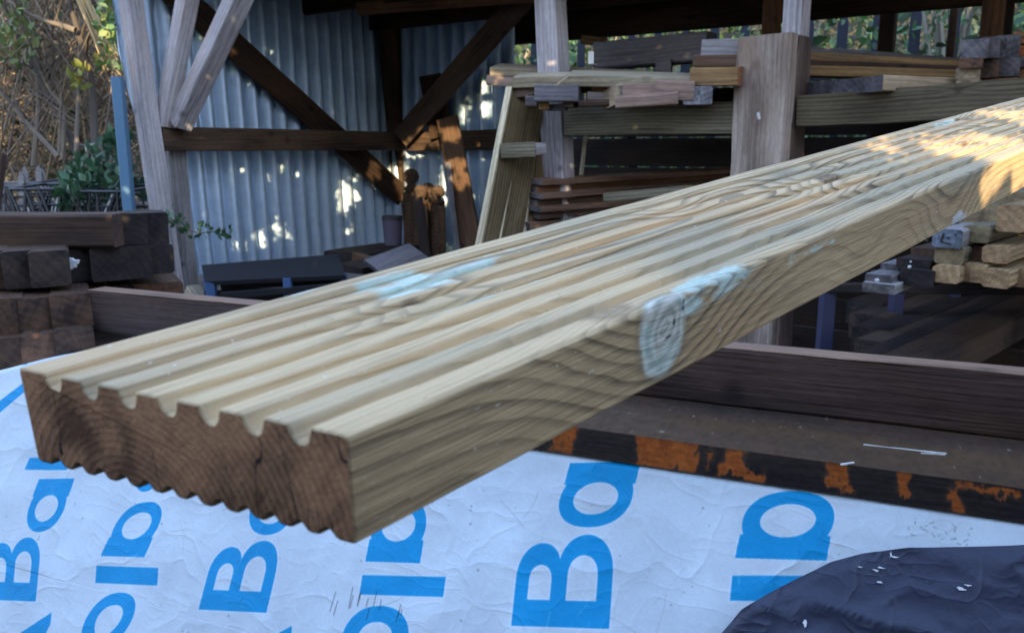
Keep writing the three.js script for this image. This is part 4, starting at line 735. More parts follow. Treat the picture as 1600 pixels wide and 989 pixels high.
// ---------------------------------------------------------------- the grooved deck board
{
  const A = EYE.clone().add(V(-0.1950775, -0.08376416, -0.31825811)), d = V(0.69382473, 0.11605093, -0.71073161).normalize(), u = V(0.71996396, -0.08971992, 0.68818765).normalize(), v = u.clone().cross(d).normalize();
  if (v.y > 0) v.negate();
  const BW = 0.145, BT = 0.0418, prof = [];                                            // (w across from the far edge, t down)
  const push = (w, t) => prof.push([w, t]);
  const arcTo = (cx, ct, r, a0, a1, n) => { for (let i = 0; i <= n; i++) { const a = a0 + (a1 - a0) * i / n; push(cx + r * Math.cos(a), ct - r * Math.sin(a)); } };
  arcTo(0.0025, 0.0025, 0.0025, Math.PI, Math.PI / 2, 4);
  for (let i = 0; i < 7; i++) {                                                        // seven rounded grooves in the top
    const c = BW * (i + 1) / 8;
    for (const [x, t] of [[-0.0051, 0.0001], [-0.0044, 0.0006], [-0.0039, 0.0018], [-0.0031, 0.0041], [-0.0021, 0.0058], [-0.0008, 0.0067], [0.0008, 0.0067], [0.0019, 0.0058], [0.0025, 0.0040], [0.0031, 0.0015], [0.0036, 0.0005], [0.0044, 0.0001]]) push(c + x, t);
  }
  arcTo(BW - 0.003, 0.003, 0.003, Math.PI / 2, 0, 5);
  arcTo(BW - 0.002, BT - 0.002, 0.002, 0, -Math.PI / 2, 3);
  for (let i = 12; i >= 1; i--) { const c = BW * (i + 0.0) / 13; for (const [x, t] of [[0.0042, 0], [0.0028, 0.0006], [0.0014, 0.0026], [0.0005, 0.0035], [-0.0005, 0.0035], [-0.0014, 0.0026], [-0.0028, 0.0006], [-0.0042, 0]]) push(c + x, BT - t); }
  arcTo(0.002, BT - 0.002, 0.002, -Math.PI / 2, -Math.PI, 3);
  const n = prof.length, arc = [0]; for (let i = 0; i < n; i++) { const a = prof[i], b = prof[(i + 1) % n]; arc.push(arc[i] + Math.hypot(b[0] - a[0], b[1] - a[1])); }
  const iSide = prof.findIndex((p) => p[0] > BW - 0.0001), iBot = prof.findIndex((p, i) => i > iSide && p[1] > BT - 0.0001);
  const vis = arc[iBot] + 0.004, TL = 1.5;
  const knots = [[0.157, 0.0555, 0.0055, 1], [0.588, 0.066, 0.012, 0.8], [1.07, 0.022, 0.01, 0.8], [0.86, 0.092, 0.009, 0.7], [0.205, 0.134, 0.010, 0.5], [1.2, 0.07, 0.01, 0.8]];
  const el = (L, q, l0, l1, q0, q1, sl, sq) => sm(l0 - sl, l0 + sl, L) * (1 - sm(l1 - sl, l1 + sl, L)) * sm(q0 - sq, q0 + sq, q) * (1 - sm(q1 - sq, q1 + sq, q));
  // one body of wood: growth rings round a wandering pith below the board, bulging round the knots
  const KN = [[0.236, BW, 0.013, 0.019, 0.036], [0.157, 0.0555, 0.0, 0.010, 0.016], [0.588, 0.066, 0.0, 0.014, 0.030], [0.645, BW, 0.038, 0.017, 0.036], [1.07, 0.022, 0, 0.012, 0.03], [0.86, 0.09, 0, 0.009, 0.022], [0.41, 0.034, 0, 0.006, 0.016], [1.22, 0.08, 0, 0.012, 0.03], [0.36, 0.121, 0, 0.005, 0.013], [0.47, BW, 0.03, 0.006, 0.02]];
  const radius = (L, w, t) => {
    const pw = 0.050 + 0.018 * (noise(L * 1.5 + 2, 0.5, 651) - 0.5) + 0.002 * (noise(L * 5 + 9, 0.5, 653) - 0.5), pt = 0.058 + 0.014 * (noise(L * 1.2 + 5, 0.5, 655) - 0.5) + 0.0015 * (noise(L * 4.1, 0.5, 657) - 0.5);
    let q = Math.hypot(w - pw, pt - t);
    for (const [kl, kw, kt, A_, sg] of KN) { const d2 = Math.pow((L - kl) / 1.5, 2) + (w - kw) * (w - kw) + (t - kt) * (t - kt); if (d2 < sg * sg * 9) q += A_ * Math.exp(-d2 / (2 * sg * sg)); }
    return q + (fbm(L * 9, w * 50 + t * 50, 659, 3) - 0.5) * 0.0032;
  };
  const late = (f) => sm(0.35, 0.88, f) * (1 - sm(0.93, 1.0, f));
  const colour = (L, w, t, side) => {
    const q = side ? BW + t : w;
    const rad = radius(L, w, t) / 0.0031, ringId = Math.floor(rad), lw = late(rad - ringId) * (0.55 + 0.9 * hash(ringId, 3, 61));
    const fine = fbm(L * 30, q * 1300, 603, 3), fine2 = fbm(L * 90, q * 420, 607, 3), blot = fbm(L * 7, q * 26, 609, 4), str1 = fbm(L * 6 + 11, q * 420, 641, 2);
    const pale = side ? [0.64, 0.455, 0.245] : [0.74, 0.55, 0.315], dk = side ? [0.16, 0.115, 0.07] : [0.17, 0.13, 0.082];
    const near = side ? 1 - sm(0.14, 0.26, L) : 1 - sm(0.08, 0.3, L);
    let amt = lw * (side ? 0.46 - 0.26 * sm(0.33, 0.45, L) * (1 - sm(0.55, 0.62, L)) - 0.1 * sm(0.62, 0.8, L) : 0.50 - 0.34 * near) + (fine - 0.5) * 0.34 + (str1 - 0.5) * 0.28 + (fine2 - 0.5) * 0.2 + (blot - 0.5) * 0.8 + (side ? 0.10 + 0.17 * near - 0.06 * sm(0.3, 0.45, L) : 0.06);
    let c = mix3(pale, dk, clamp(amt));
    // brown, tan and grey-green drifts, then peach streaks at set places
    const drift = fbm(L * 5 + 7, q * 30, 613, 3);
    c = mix3(c, side ? [0.50, 0.33, 0.19] : [0.66, 0.45, 0.26], sm(0.52, 0.75, drift) * 0.5 * (0.6 + 0.4 * (1 - lw)));
    c = mix3(c, [0.37, 0.34, 0.24], sm(0.52, 0.75, fbm(L * 6 + 30, q * 24, 617, 3)) * 0.55);
    if (side) c = mix3(c, [0.60, 0.38, 0.19], 0.55 * (1 - lw) * Math.exp(-Math.pow((L - 0.30) / 0.045, 2)) * sm(0.010, 0.03, t));
    for (const [l0, l1, w0, w1, k] of [[0.24, 0.44, 0.047, 0.058, 0.8], [0.30, 0.5, 0.064, 0.072, 0.5], [0.45, 0.62, 0.085, 0.10, 0.7], [0.62, 0.86, 0.100, 0.118, 0.6], [0.3, 0.42, 0.028, 0.034, 0.5], [0.10, 0.2, 0.10, 0.108, 0.3], [0.12, 0.3, 0.082, 0.090, 0.3]]) if (!side) c = mix3(c, [0.76, 0.50, 0.25], k * (1 - 0.7 * lw) * el(L + (fine2 - 0.5) * 0.12, w + (blot - 0.5) * 0.01, l0, l1, w0, w1, 0.05, 0.003));
    // dark knots in the top
    for (const [kl, kq, r0, str] of knots) if (!side) { const d0 = Math.hypot((L - kl) / 1.6, w - kq, t * 0.6) / r0 + (fine2 - 0.5) * 0.5; if (d0 < 1.5) c = mix3(c, mix3([0.24, 0.15, 0.09], [0.07, 0.05, 0.035], 0.5 + 0.5 * Math.sin(d0 * 13)), 0.9 * str * (1 - sm(0.7, 1.2, d0))); }
    // the big pale knot at the arris
    const rk = Math.hypot((L - 0.235) / 0.0205, Math.hypot((w - BW) * 3.0, t - 0.014) / 0.0235) + (fbm(L * 60, q * 60, 671, 3) - 0.5) * 0.35;
    if (rk < 1.4) {
      const an = Math.atan2(t - 0.014 + (w - BW), L - 0.235), rg = 0.5 + 0.5 * Math.sin(rk * 21 + 1.6 * Math.sin(an * 2) + (fbm(L * 120, q * 120, 673, 2) - 0.5) * 5), z = 1 - sm(0.86, 1.06, rk);
      c = mix3(c, mix3([0.72, 0.70, 0.58], [0.34, 0.36, 0.29], clamp(rg * 0.75 + (fine2 - 0.5) * 1.3)), z * 0.92);
      c = mix3(c, [0.50, 0.74, 0.66], z * 0.30 * sm(0.5, 0.62, fbm(L * 50 + 4, q * 50, 677, 3)));
      c = mix3(c, [0.20, 0.17, 0.11], 0.35 * sm(0.92, 1.04, rk) * (1 - sm(1.06, 1.3, rk)));
    }
    if (side) for (const [a, b, r1, r2] of [[0.2505, 0.006, 0.0013, 0.0035], [0.2430, 0.0125, 0.0011, 0.0018], [0.239, 0.019, 0.003, 0.0006]]) { const h = Math.hypot((L - a) / r1, (t - b) / r2) + (fine2 - 0.5); c = mix3(c, [0.02, 0.02, 0.02], 1 - sm(0.7, 1.2, h)); }
    // turquoise preservative bloom, chalky and broken at its edges
    const st = (L0, L1, q0, q1, fade, k) => k * el(L, q, L0, L1, q0, q1, 0.012, 0.005) * (1 - fade * sm(L0, L1, L));
    let bl = 0;
    if (!side) bl = Math.max(st(0.150, 0.195, 0.012, 0.047, 0.1, 1), st(0.18, 0.285, 0.027, 0.042, 0.85, 0.95), st(0.138, 0.19, 0.006, 0.018, 0.3, 0.55), st(0.148, 0.235, 0.0705, 0.0785, 0.75, 1), st(0.985, 1.08, 0.010, 0.026, 0, 0.7), st(0.25, 0.315, BW - 0.009, BW + 0.01, 0.3, 1), st(0.10, 0.15, 0.001, 0.006, 0.3, 0.5));
    else bl = Math.max(st(0.252, 0.325, BW - 0.01, BW + 0.0145 - (L - 0.25) * 0.09, 0.35, 0.95), st(0.352, 0.375, BW + 0.001, BW + 0.015, 0, 0.55), st(0.36, 0.43, BW + 0.003, BW + 0.0095, 0.4, 0.6), st(0.30, 0.37, BW + 0.007, BW + 0.013, 0.4, 0.6));
    const chalk = fbm(L * 55, q * 170, 681, 4), gran = fbm(L * 260, q * 500, 683, 2);
    c = mix3(c, mix3([0.46, 0.74, 0.64], [0.84, 0.94, 0.84], gran), sm(0.35, 0.85, bl * 0.92 + (chalk - 0.5) * 1.5 * (bl > 0.02 ? 1 : 0)) * (1 - 0.4 * lw) * 0.76);
    // dried white resin
    if (side) { const r = Math.hypot((L - 0.672) / 0.020, (t - 0.0405) / 0.0095) + (fbm(L * 120, t * 240, 687, 3) - 0.5) * 1.5, r2 = Math.hypot((L - 0.625) / 0.035, (t - 0.0418) / 0.0022) + (fine2 - 0.5) * 1.2; c = mix3(c, mix3([0.80, 0.78, 0.72], [0.5, 0.5, 0.46], fine2), Math.max(1 - sm(0.6, 1.0, r), 0.8 * (1 - sm(0.6, 1.1, r2)))); }
    const sp = noise(L * 420, q * 900, 631); if (sp > 0.955 && noise(L * 90, q * 90, 633) > 0.6) c = mix3(c, [0.78, 0.76, 0.68], 0.8);
    if (sp < 0.012 && noise(L * 70, q * 70, 637) > 0.5) c = mix3(c, [0.07, 0.05, 0.04], 0.7);
    return [...c, 0.5 + (fine - 0.5) * 0.6 + (fine2 - 0.5) * 0.4 - lw * 0.22 + (gran - 0.5) * (bl > 0.3 ? 0.5 : 0)];
  };
  const TW = 2048, THh = 800, rowInfo = [];
  for (let j = 0; j < THh; j++) { const a = (j + 0.5) / THh * vis; let i = 0; while (i < n - 1 && arc[i + 1] < a) i++; const k = (a - arc[i]) / (arc[i + 1] - arc[i]), p = prof[i], q = prof[(i + 1) % n]; rowInfo.push([p[0] + (q[0] - p[0]) * k, p[1] + (q[1] - p[1]) * k, a]); }
  const sideArc = arc[iSide];
  const bt = tex(TW, THh, (uu, vv) => { const [w, t, a] = rowInfo[Math.min(THh - 1, Math.floor(vv * THh))]; return colour(uu * TL - 0.01, w, t, a > sideArc - 0.0015); }, false);
  bt.map.anisotropy = 16;
  const mat = new THREE.MeshPhysicalMaterial({ map: bt.map, bumpMap: bt.bump, bumpScale: 0.0008, roughness: 0.95, specularIntensity: 0.35 });
  const inset = prof.map((p, i) => { const a = prof[(i + n - 1) % n], b = prof[(i + 1) % n], l = Math.hypot(b[0] - a[0], b[1] - a[1]) || 1; return [p[0] - (b[1] - a[1]) / l * 0.0011, p[1] + (b[0] - a[0]) / l * 0.0011]; });
  const lin = (w, t) => 0.3767 * w - 0.015 * t;
  const LEN = 3.4, ks = [-1]; for (let k = 0; k <= 120; k++) ks.push(1.5 * k / 120); for (let k = 1; k <= 20; k++) ks.push(1.5 + (LEN - 1.5) * k / 20);
  const P = [], U = [], I = [], rows = ks.length, off = thing('deck_board', 'pale green grooved decking board reaching across the whole yard toward the viewer', 'decking board', null, A);
  for (let i = 0; i <= n; i++) for (let k = 0; k < rows; k++) {
    const rim = ks[k] < 0, [w, t] = rim ? inset[i % n] : prof[i % n], L = rim ? lin(w, t) - 0.0004 : lin(w, t) * (1 - ks[k] / LEN) + ks[k], bend = 0.010 * Math.pow(Math.min(1, ks[k] / 1.5), 1) * 0;
    const topq = t < 0.008 ? 1 : 0, ww = w + (noise(L * 40, i * 0.3, 701) - 0.5) * 0.0005, tt = t + (noise(L * 30, i * 0.5, 703) - 0.5) * 0.0006 * (topq ? 1 : 0.6) + bend;
    const p = d.clone().multiplyScalar(L).addScaledVector(u, ww).addScaledVector(v, tt); P.push(p.x, p.y, p.z); U.push((L + 0.01) / TL, (i === n ? arc[n] : arc[i]) / vis);
  }
  for (let i = 0; i < n; i++) for (let k = 0; k < rows - 1; k++) { const a = i * rows + k, b = a + rows; I.push(a, b, b + 1, a, b + 1, a + 1); }
  let g = new THREE.BufferGeometry(); g.setAttribute('position', new THREE.Float32BufferAttribute(P, 3)); g.setAttribute('uv', new THREE.Float32BufferAttribute(U, 2)); g.setIndex(I); g.computeVertexNormals();
  part(g, mat, 'body', off);
  // sawn end
  const es = tex(512, 256, (uu, vv) => {
    const w = uu * 0.16, t = vv * 0.05, rad = radius(lin(w, t), w, t) / 0.0031, lw = late(rad - Math.floor(rad)), saw = fbm((w + t * 0.7) * 420, (w - t) * 30, 803, 3), bl = fbm(w * 45, t * 45, 805, 4), sp = fbm(w * 900, t * 900, 807, 2), dr = fbm(w * 140 + 5, t * 30, 811, 3);
    let c = mix3([0.55, 0.29, 0.15], [0.14, 0.07, 0.036], clamp(0.28 + lw * 0.30 + (saw - 0.5) * 0.35 + (bl - 0.5) * 2.2 + (dr - 0.5) * 0.7)); const k = 0.75 + 0.5 * sp; c = [c[0] * k, c[1] * k, c[2] * k];
    if (Math.abs(fbm(w * 70, t * 14, 813, 3) - 0.5) < 0.008 && bl > 0.5) c = [0.04, 0.025, 0.02];
    return [...c, 0.5 + (saw - 0.5) * 0.7 + (sp - 0.5) * 0.8 - lw * 0.2];
  }, true);
  const tris = THREE.ShapeUtils.triangulateShape(prof.map(([a, b]) => new THREE.Vector2(a, b)), []), EP = [], EU = [];
  for (const tr of tris) for (const i of tr) { const [w, t] = inset[i], p = d.clone().multiplyScalar(lin(w, t) - 0.0004).addScaledVector(u, w).addScaledVector(v, t); EP.push(p.x, p.y, p.z); EU.push(w / 0.16, t / 0.05); }
  const eg = new THREE.BufferGeometry(); eg.setAttribute('position', new THREE.Float32BufferAttribute(EP, 3)); eg.setAttribute('uv', new THREE.Float32BufferAttribute(EU, 2)); eg.computeVertexNormals();
  part(eg, new THREE.MeshStandardMaterial({ map: es.map, bumpMap: es.bump, bumpScale: 0.00025, roughness: 0.95, side: THREE.DoubleSide }), 'sawn_end', off, 'brown sawn end with scalloped lower edge');
  const fe = eg.clone(); const fp = fe.attributes.position; { let q = 0; for (const tr of tris) for (const i of tr) { const [w, t] = prof[i], p = d.clone().multiplyScalar(LEN).addScaledVector(u, w).addScaledVector(v, t); fp.setXYZ(q++, p.x, p.y, p.z); } }
  part(fe, W.pale[1], 'far_end', off);
  const dp = (L, w, t) => A.clone().addScaledVector(d, L).addScaledVector(u, w).addScaledVector(v, t);
  light(dp(0.87, BW, 0.022), 0.085, 0.03); light(dp(0.78, BW, 0.03), 0.03, 0.04); light(dp(1.1, BW, 0.02), 0.05, 0.05);
  // the trestle that carries the board beyond the frame
  const tr = dp(3.1, BW / 2, BT), foot = tr.clone().setY(0), tg = thing('timber_trestle', 'plain timber trestle under the far end of the decking board', 'trestle', null, foot);
  for (const s of [-1, 1]) for (const f of [-1, 1]) timberPart(foot.clone().addScaledVector(u.clone().setY(0).normalize(), s * 0.3).addScaledVector(d.clone().setY(0).normalize(), f * 0.2), tr.clone().addScaledVector(Y, -0.10).addScaledVector(u.clone().setY(0).normalize(), s * 0.25), 0.05, 0.07, W.pale, 'leg', tg, { hint: d });
  timberPart(tr.clone().addScaledVector(Y, -0.055).addScaledVector(u.clone().setY(0).normalize(), -0.4), tr.clone().addScaledVector(Y, -0.055).addScaledVector(u.clone().setY(0).normalize(), 0.4), 0.08, 0.10, W.pale, 'beam', tg);
}

// ---------------------------------------------------------------- left background: blue post, fence, baskets, ivy, thicket
{
  const blu = flatMat(0.10, 0.22, 0.34, 0.5), p = at(202, 340, 4.2), t = vAt(p, 120);
  timber(p.clone().setY(0), t, 0.045, 0.05, [blu, blu], 'steel_post', 'blue painted steel post left of the leaning shed post', 'post', null, { hint: V(1, 0, 0), rough: 0 });
  const f = thing('paling_fence', 'low grey pointed paling fence below the thicket', 'fence');
  for (let i = 0; i < 22; i++) { const b = at(-90 + i * 15, 330, 5.4 + i * 0.02), h = at(-90 + i * 15, 252 + hash(i, 1, 4) * 22, 5.4 + i * 0.02).y; const w = 0.019, s = new THREE.Shape(); s.moveTo(-w, 0); s.lineTo(w, 0); s.lineTo(w, h - 0.04); s.lineTo(0, h); s.lineTo(-w, h - 0.04); const m = part(new THREE.ExtrudeGeometry(s, { depth: 0.014, bevelEnabled: false }), W.grey[0], 'paling', f); m.position.set(b.x, 0, b.z); m.rotation.z = (hash(i, 2, 4) - 0.5) * 0.08; }
  for (const row of [290, 320]) timberPart(at(-100, row, 5.42), at(235, row, 5.85), 0.03, 0.05, W.grey, 'rail', f);
  // glossy black wire baskets, some wires coloured pale to stand for white glints
  const blk = flatMat(0.012, 0.012, 0.014, 0.25), glintGrey = flatMat(0.55, 0.55, 0.55, 0.3);
  const basket = (x0, x1, y0, y1, z, label) => {
    const g = thing('wire_basket', label, 'basket', 'black wire baskets left of the blue post');
    const a = at(x0, y1, z), b = at(x1, y1, z), c = at(x1, y0, z), d = at(x0, y0, z), back = V(0.05, 0.02, -0.35);
    const loop = (q) => new THREE.TubeGeometry(new THREE.CatmullRomCurve3(q, true, 'catmullrom', 0.05), 32, 0.008, 6, true);
    part(loop([d, c, c.clone().add(back), d.clone().add(back)]), blk, 'rim', g); part(loop([a, b, c, d]), blk, 'front_frame', g); part(loop([a, b, b.clone().add(back), a.clone().add(back)]), blk, 'base_frame', g);
    const n = Math.round((x1 - x0) / 8); for (let i = 1; i < n; i++) { const k = i / n; part(tube([a.clone().lerp(b, k), d.clone().lerp(c, k).add(V((hash(i, x0, 1) - 0.5) * 0.14, (hash(i, x0, 2) - 0.7) * 0.05, 0))], i % 5 ? 0.010 : 0.004, 2, 5), i % 5 ? blk : glintGrey, 'wire', g); }
    for (const k of [0.35, 0.7]) part(tube([a.clone().lerp(d, k), b.clone().lerp(c, k + (hash(x0, 3, 2) - 0.5) * 0.2)], 0.006, 2, 5), k > 0.9 ? glintGrey : blk, 'wire', g);
  };
  basket(8, 92, 296, 336, 4.3, 'tangled black wire basket at the left with pale wires for glints'); basket(122, 192, 300, 336, 4.25, 'black wire basket with pale wires for glints next to the blue post'); basket(40, 120, 288, 334, 4.6, 'black wire basket in the middle, behind the other two');
  const dk = at(0, 330, 3.2); timber(at(-14, 345, 3.2), at(-2, 240, 3.2), 0.03, 0.04, W.darkBrown, 'dark_stake', 'dark stake standing at the left frame edge above the left stack', 'stake', null, { hint: V(1, 0, 0) });
}
{
  // ivy bush by the blue post and the sprig on the stud
  const green = [[0.05, 0.13, 0.05], [0.07, 0.17, 0.07], [0.04, 0.10, 0.045], [0.09, 0.2, 0.10]];
  const g = thing('ivy_bush', 'dark green ivy climbing between the baskets and the blue post', 'ivy');
  const core = [[165, 245, 34, 4.7], [140, 270, 32, 4.7], [175, 285, 30, 4.6], [118, 292, 22, 4.5], [108, 310, 14, 4.35], [188, 220, 18, 4.75], [150, 300, 30, 4.6], [230, 300, 16, 4.9]];
  stems(30, () => { const [x, y, r, z] = core[Math.floor(rnd() * core.length)], a = at(x + rr(-r, r), 340, z); return [a.clone().setY(a.y - 0.2), at(x + rr(-r, r), y + rr(-r, r) * 0.5, z), 0.006]; }, [[0.12, 0.09, 0.06]], 'stems', g);
  leaves(620, () => { const [x, y, r, z] = core[Math.floor(rnd() * core.length)], a = rr(0, 6.28), k = Math.sqrt(rnd()) * r; return at(x + Math.cos(a) * k, y + Math.sin(a) * k, z + rr(-0.2, 0.2)); }, [0.05, 0.085], green, 'foliage', g);
  const s = thing('ivy_sprig', 'green ivy sprig growing out past the grey stud across the tin', 'ivy');
  const pts = [[262, 330, 4.3], [272, 350, 4.2], [290, 357, 4.15], [310, 364, 4.15], [335, 362, 4.15], [357, 372, 4.15]].map((q) => at(...q));
  part(taper(pts, 0.005, 0.002, 20, 5), flatMat(0.14, 0.12, 0.07, 0.8), 'stem', s);
  const cu = new THREE.CatmullRomCurve3(pts);
  leaves(48, () => { const k = Math.pow(rnd(), 0.8); return cu.getPoint(k).add(V(rr(-0.025, 0.025), rr(-0.03, 0.03), rr(-0.03, 0.03))); }, [0.03, 0.055], green, 'leaves', s);
}
const tan = [[0.30, 0.22, 0.13], [0.22, 0.17, 0.12], [0.38, 0.29, 0.17], [0.16, 0.12, 0.09], [0.25, 0.2, 0.16]];
{
  // named saplings in front of the thicket
  const bark = tex(128, 128, (u, v) => { const a = fbm(u * 6, v * 20, 91, 4, 6, 20); const c = mix3([0.33, 0.27, 0.2], [0.1, 0.085, 0.07], a); return [...c, a]; });
  const bm = new THREE.MeshStandardMaterial({ map: bark.map, bumpMap: bark.bump, bumpScale: 0.01, roughness: 0.95 }), bg = bm.clone(); bg.color.setRGB(0.55, 0.55, 0.6);
  const S = [[[[52, 260], [57, 194], [60, 150], [56, 110], [47, 67], [43, 7], [40, -60]], 0.026, 7.2, bm, 'pale bark sapling second from the left edge'], [[[125, 260], [108, 215], [87, 175], [60, 120], [33, 67], [0, 3], [-30, -50]], 0.032, 7.0, bg, 'grey sapling leaning left across the thicket'],
    [[[149, 290], [147, 210], [141, 120], [124, 60], [107, 0], [98, -50]], 0.036, 6.8, bg, 'thick grey sapling nearest the blue post'], [[[97, 250], [99, 195], [97, 165], [82, 148], [70, 128], [60, 110]], 0.022, 6.9, bm, 'curved thin sapling in the middle of the thicket'],
    [[[118, 270], [119, 215], [121, 160], [123, 100], [122, 70]], 0.022, 6.7, bm, 'straight thin sapling with yellow leaves'], [[[90, 245], [60, 212], [38, 190], [15, 160], [-20, 130]], 0.022, 6.6, bm, 'low sapling fallen to the left'], [[[117, 47], [90, 38], [63, 30], [35, 18], [0, -10]], 0.024, 6.7, bm, 'pale branch lying nearly level high in the thicket'],
    [[[92, 240], [94, 180], [96, 110]], 0.018, 6.9, bm, 'short upright stem beside the curved sapling']];
  S.forEach(([pts, r, z, m, l], i) => {
    const g = thing('bare_sapling', l, 'sapling', 'bare saplings in the left thicket');
    const w = pts.map(([x, y]) => at(x, y, z)); part(taper(w, r, r * 0.45, 20, 7), m, 'trunk', g);
    const cu = new THREE.CatmullRomCurve3(w);
    for (let b = 0; b < 5; b++) { const p = cu.getPoint(rr(0.3, 0.95)), q = p.clone().add(V(rr(-0.6, 0.6), rr(0.15, 0.7), rr(-0.2, 0.3))), mid = p.clone().lerp(q, 0.5).add(V(rr(-0.1, 0.1), rr(-0.05, 0.1), 0)); part(taper([p, mid, q], r * 0.35, r * 0.1, 8, 5), m, 'branch', g); }
    if (i === 4) leaves(26, () => at(122 + rr(-12, 14), 115 + rr(-15, 30), z - 0.1), [0.06, 0.1], [[0.5, 0.45, 0.08], [0.35, 0.4, 0.1]], 'yellow_leaves', g);
  });
  const g = thing('bramble_thicket', 'tangle of tan brambles and dead stems on the left bank', 'thicket'); g.userData.kind = 'stuff';
  const L0 = (x) => { const z = rr(7.2, 10.5); return at(rr(-120, 260), rr(-80, 330), z); };
  stems(2100, () => { const a = L0(); const l = rr(0.3, 1.6), d = V(rr(-0.8, 0.8), rr(0.1, 1), rr(-0.3, 0.3)).normalize(); return [a, a.clone().addScaledVector(d, l), rr(0.004, 0.013)]; }, tan, 'dead_stems', g);
  stems(170, () => { const z = rr(6.4, 6.9), k = rnd(); const a = at(112 + rr(-6, 12), -30, z), b = at(175 + rr(-14, 10), 98 + rr(-15, 12), z); return [a, b, rr(0.005, 0.010)]; }, [[0.55, 0.40, 0.20], [0.45, 0.33, 0.17]], 'straw', g);
  leaves(3400, L0, [0.04, 0.10], [[0.10, 0.11, 0.035], [0.16, 0.12, 0.06], [0.07, 0.10, 0.03], [0.22, 0.15, 0.08], [0.05, 0.08, 0.03]], 'dead_leaves', g);
  leaves(230, () => at(rr(150, 205), rr(-20, 110), rr(6, 6.8)), [0.05, 0.10], [[0.10, 0.20, 0.06], [0.16, 0.28, 0.08], [0.3, 0.36, 0.1]], 'green_leaves', g);
  leaves(160, () => at(rr(0, 50), rr(-30, 110), rr(6.5, 7.1)), [0.06, 0.12], [[0.14, 0.2, 0.05], [0.22, 0.26, 0.08]], 'green_leaves', g);
}
{
  // behind the shed: steel palisade and evergreen undergrowth
  const f = thing('palisade_fence', 'dark blue steel palisade fence behind the rack', 'fence'), blu = flatMat(0.012, 0.02, 0.04, 0.6);
  const o = beam0.clone().addScaledVector(nB, 1.3).setY(0);
  for (let i = 0; i < 34; i++) { const p = o.clone().addScaledVector(eR, -1.0 + i * 0.225); const s = new THREE.Shape(), w = 0.034; s.moveTo(-w, 0); s.lineTo(w, 0); s.lineTo(w, 2.35); s.lineTo(0, 2.45); s.lineTo(-w, 2.35); const m = part(new THREE.ExtrudeGeometry(s, { depth: 0.006, bevelEnabled: false }), blu, 'pale', f); m.position.copy(p); m.rotation.y = Math.atan2(-eR.z, eR.x); }
  for (const h of [0.4, 2.0]) timberPart(o.clone().setY(h).addScaledVector(eR, -1.1).addScaledVector(nB, 0.03), o.clone().setY(h).addScaledVector(eR, 6.6).addScaledVector(nB, 0.03), 0.03, 0.05, [blu, blu], 'rail', f, { rough: 0, segs: 2, bow: 0 });
  const g = thing('evergreen_undergrowth', 'mass of dark evergreen leaves and pale stems behind the palisade fence', 'undergrowth'); g.userData.kind = 'stuff';
  const smp = (a, b) => { const p = o.clone().addScaledVector(eR, rr(-2.2, 6.8)).addScaledVector(nB, rr(a, b)); p.y = rr(0.6, 4.0); return p; };
  leaves(7000, () => smp(-0.45, 0.3), [0.04, 0.09], [[0.08, 0.19, 0.06], [0.11, 0.25, 0.08], [0.05, 0.13, 0.05], [0.15, 0.28, 0.09]], 'foliage', g);
  leaves(14000, () => smp(0.25, 2.4), [0.06, 0.13], [[0.07, 0.16, 0.05], [0.10, 0.22, 0.07], [0.05, 0.12, 0.045], [0.15, 0.27, 0.09], [0.08, 0.14, 0.09]], 'foliage', g);
  leaves(160, () => smp(-0.45, 0.4), [0.07, 0.12], [[0.35, 0.42, 0.14], [0.42, 0.45, 0.25]], 'glint_leaves', g);  // a few leaves coloured bright to stand for glints
  stems(40, () => { const a = smp(-0.4, 0.9); a.y = rr(1.2, 2.2); return [a, a.clone().add(V(rr(-0.5, 0.5), rr(0.4, 1.4), rr(-0.2, 0.2))), rr(0.008, 0.022)]; }, [[0.32, 0.30, 0.22], [0.25, 0.22, 0.16], [0.4, 0.36, 0.27]], 'stems', g);
  const bx = at(1497, 60, 5.9);
  stems(14, () => { const a = bx.clone().add(V(rr(-0.08, 0.1), -0.8, rr(-0.1, 0.1))); return [a, bx.clone().add(V(rr(-0.35, 0.3), rr(0.2, 0.6), rr(-0.1, 0.1))), rr(0.012, 0.024)]; }, [[0.38, 0.36, 0.30], [0.28, 0.27, 0.24]], 'stems', g);
}

// ---------------------------------------------------------------- aimed gaps for sun patches, then the added blocker they are cut in
for (const [x, y, a, b] of [[402, 376, 0.006, 0.05], [431, 364, 0.006, 0.05], [375, 388, 0.0, 0.025], [533, 312, 0.012, 0.10], [551, 306, 0.018, 0.10], [554, 352, 0.006, 0.035], [540, 364, 0.0, 0.02]]) light(onWall(x, y, -0.03), a, b);
light(onWall(583, 270, 0.08), 0.04, 0.055); light(onWall(611, 268, 0.0), 0.015, 0.03);
light(onBack(656, 228, 0.08), 0.12, 0.03); light(onBack(668, 218, 0.08), 0.07, 0.06); light(onWall(628, 285, 0.12), 0.045, 0.13); light(onBack(690, 280, 0.0), 0.014, 0.09); light(onBack(725, 180, 0.0), 0.014, 0.08); light(onBack(760, 128, 0), 0.014, 0.05);
light(at(656, 298, 5.33), 0.05, 0.05); light(at(684, 300, 5.35), 0.05, 0.04); light(at(660, 320, 5.33), 0.04, 0.03);
light(at(706, 212, 5.18), 0.07, 0.045); light(at(715, 258, 5.1), 0.07, 0.03); light(at(722, 285, 5.05), 0.07, 0.05);
light(at(770, 126, 3.98), 0.03, 0.03); light(at(766, 130, 4.9), 0.025, 0.05);
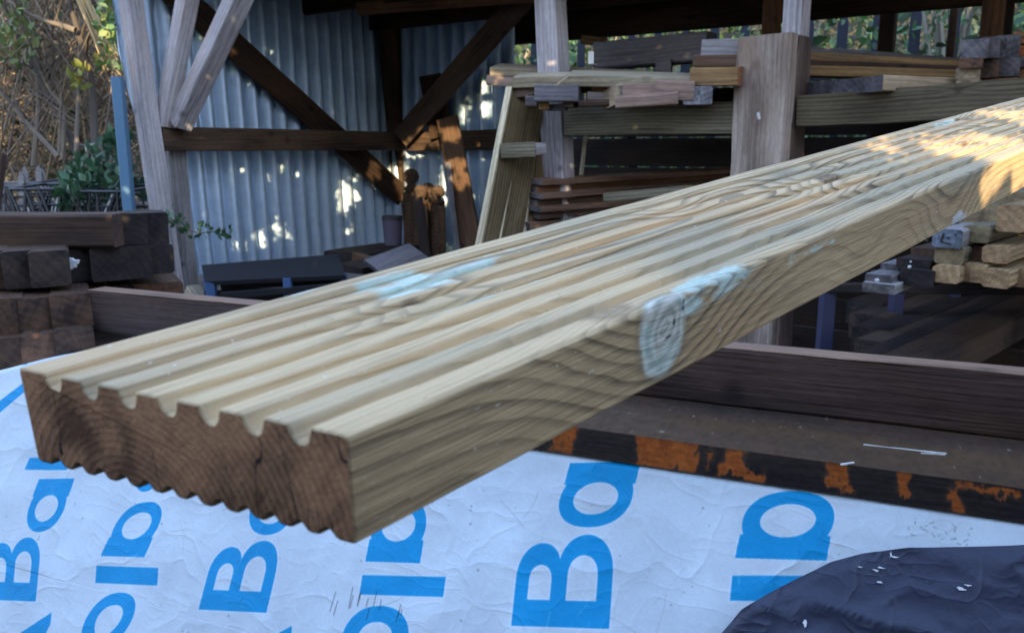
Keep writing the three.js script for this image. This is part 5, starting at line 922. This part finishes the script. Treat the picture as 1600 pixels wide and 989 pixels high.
{
  const c = EYE.clone().addScaledVector(sunH, blockerD).setY(0), g = thing('added_hedge', 'tall leafy screen added unseen behind the viewer to shade the yard and shape sun patches', 'added_hedge', null, c);
  const inGap = (a, y, pad) => gaps.some(([ga, gy, ra, rb]) => Math.pow((a - ga) / (ra + pad), 2) + Math.pow((y - gy) / (rb + pad), 2) < 1);
  for (let i = 0; i < 12; i++) { const a = -7 + i * 1.0; part(taper([V(0, 0, 0), V(0.05, 1, 0), V(0, 2, 0.05), V(0.03, 3, 0)].map((q) => q.addScaledVector(sunE, a).addScaledVector(sunH, 0.6)), 0.07, 0.02, 8, 7), W.frame[0], 'trunk', g); }
  const sam = () => { for (;;) { const a = rr(-7.5, 4.2), y = rnd() < 0.3 ? rr(0.05, 2.2) : rr(0.05, a < -1.6 ? 6.6 : 4.9) , dd = rr(-0.10, 0.55); const qy = y - (dd / SUN.dot(sunH)) * SUN.y * 0; const yy = y - dd * SUN.y / SUN.dot(sunH); if (a < -1.6 && y > 4.1 && fbm(a * 1.3 + 40, y * 1.3, 87, 3) > 0.46) continue; if (y > (a < -1.6 ? 6.2 : 4.5) + 0.3 * fbm(a * 2, 3, 88, 2)) continue; if (!inGap(a, yy, 0.075)) return V(0, y, 0).addScaledVector(sunE, a).addScaledVector(sunH, dd); } };
  const fringe = (i) => { for (;;) { const [ga, gy, ra, rb] = gaps[i % gaps.length], a = ga + rr(-1, 1) * (ra + 0.2), yy = gy + rr(-1, 1) * (rb + 0.2); if (!inGap(a, yy, 0.022)) { const dd = rr(-0.1, 0.5); return V(0, yy + dd * SUN.y / SUN.dot(sunH), 0).addScaledVector(sunE, a).addScaledVector(sunH, dd); } } };  // small leaves trim each gap to shape its sun patch
  leaves(26000, fringe, [0.03, 0.05], [[0.05, 0.11, 0.035], [0.07, 0.14, 0.05]], 'foliage', g);
  leaves(170000, sam, [0.10, 0.17], [[0.05, 0.11, 0.035], [0.07, 0.14, 0.05], [0.04, 0.08, 0.03]], 'foliage', g);
}
renderer.render(scene, camera);
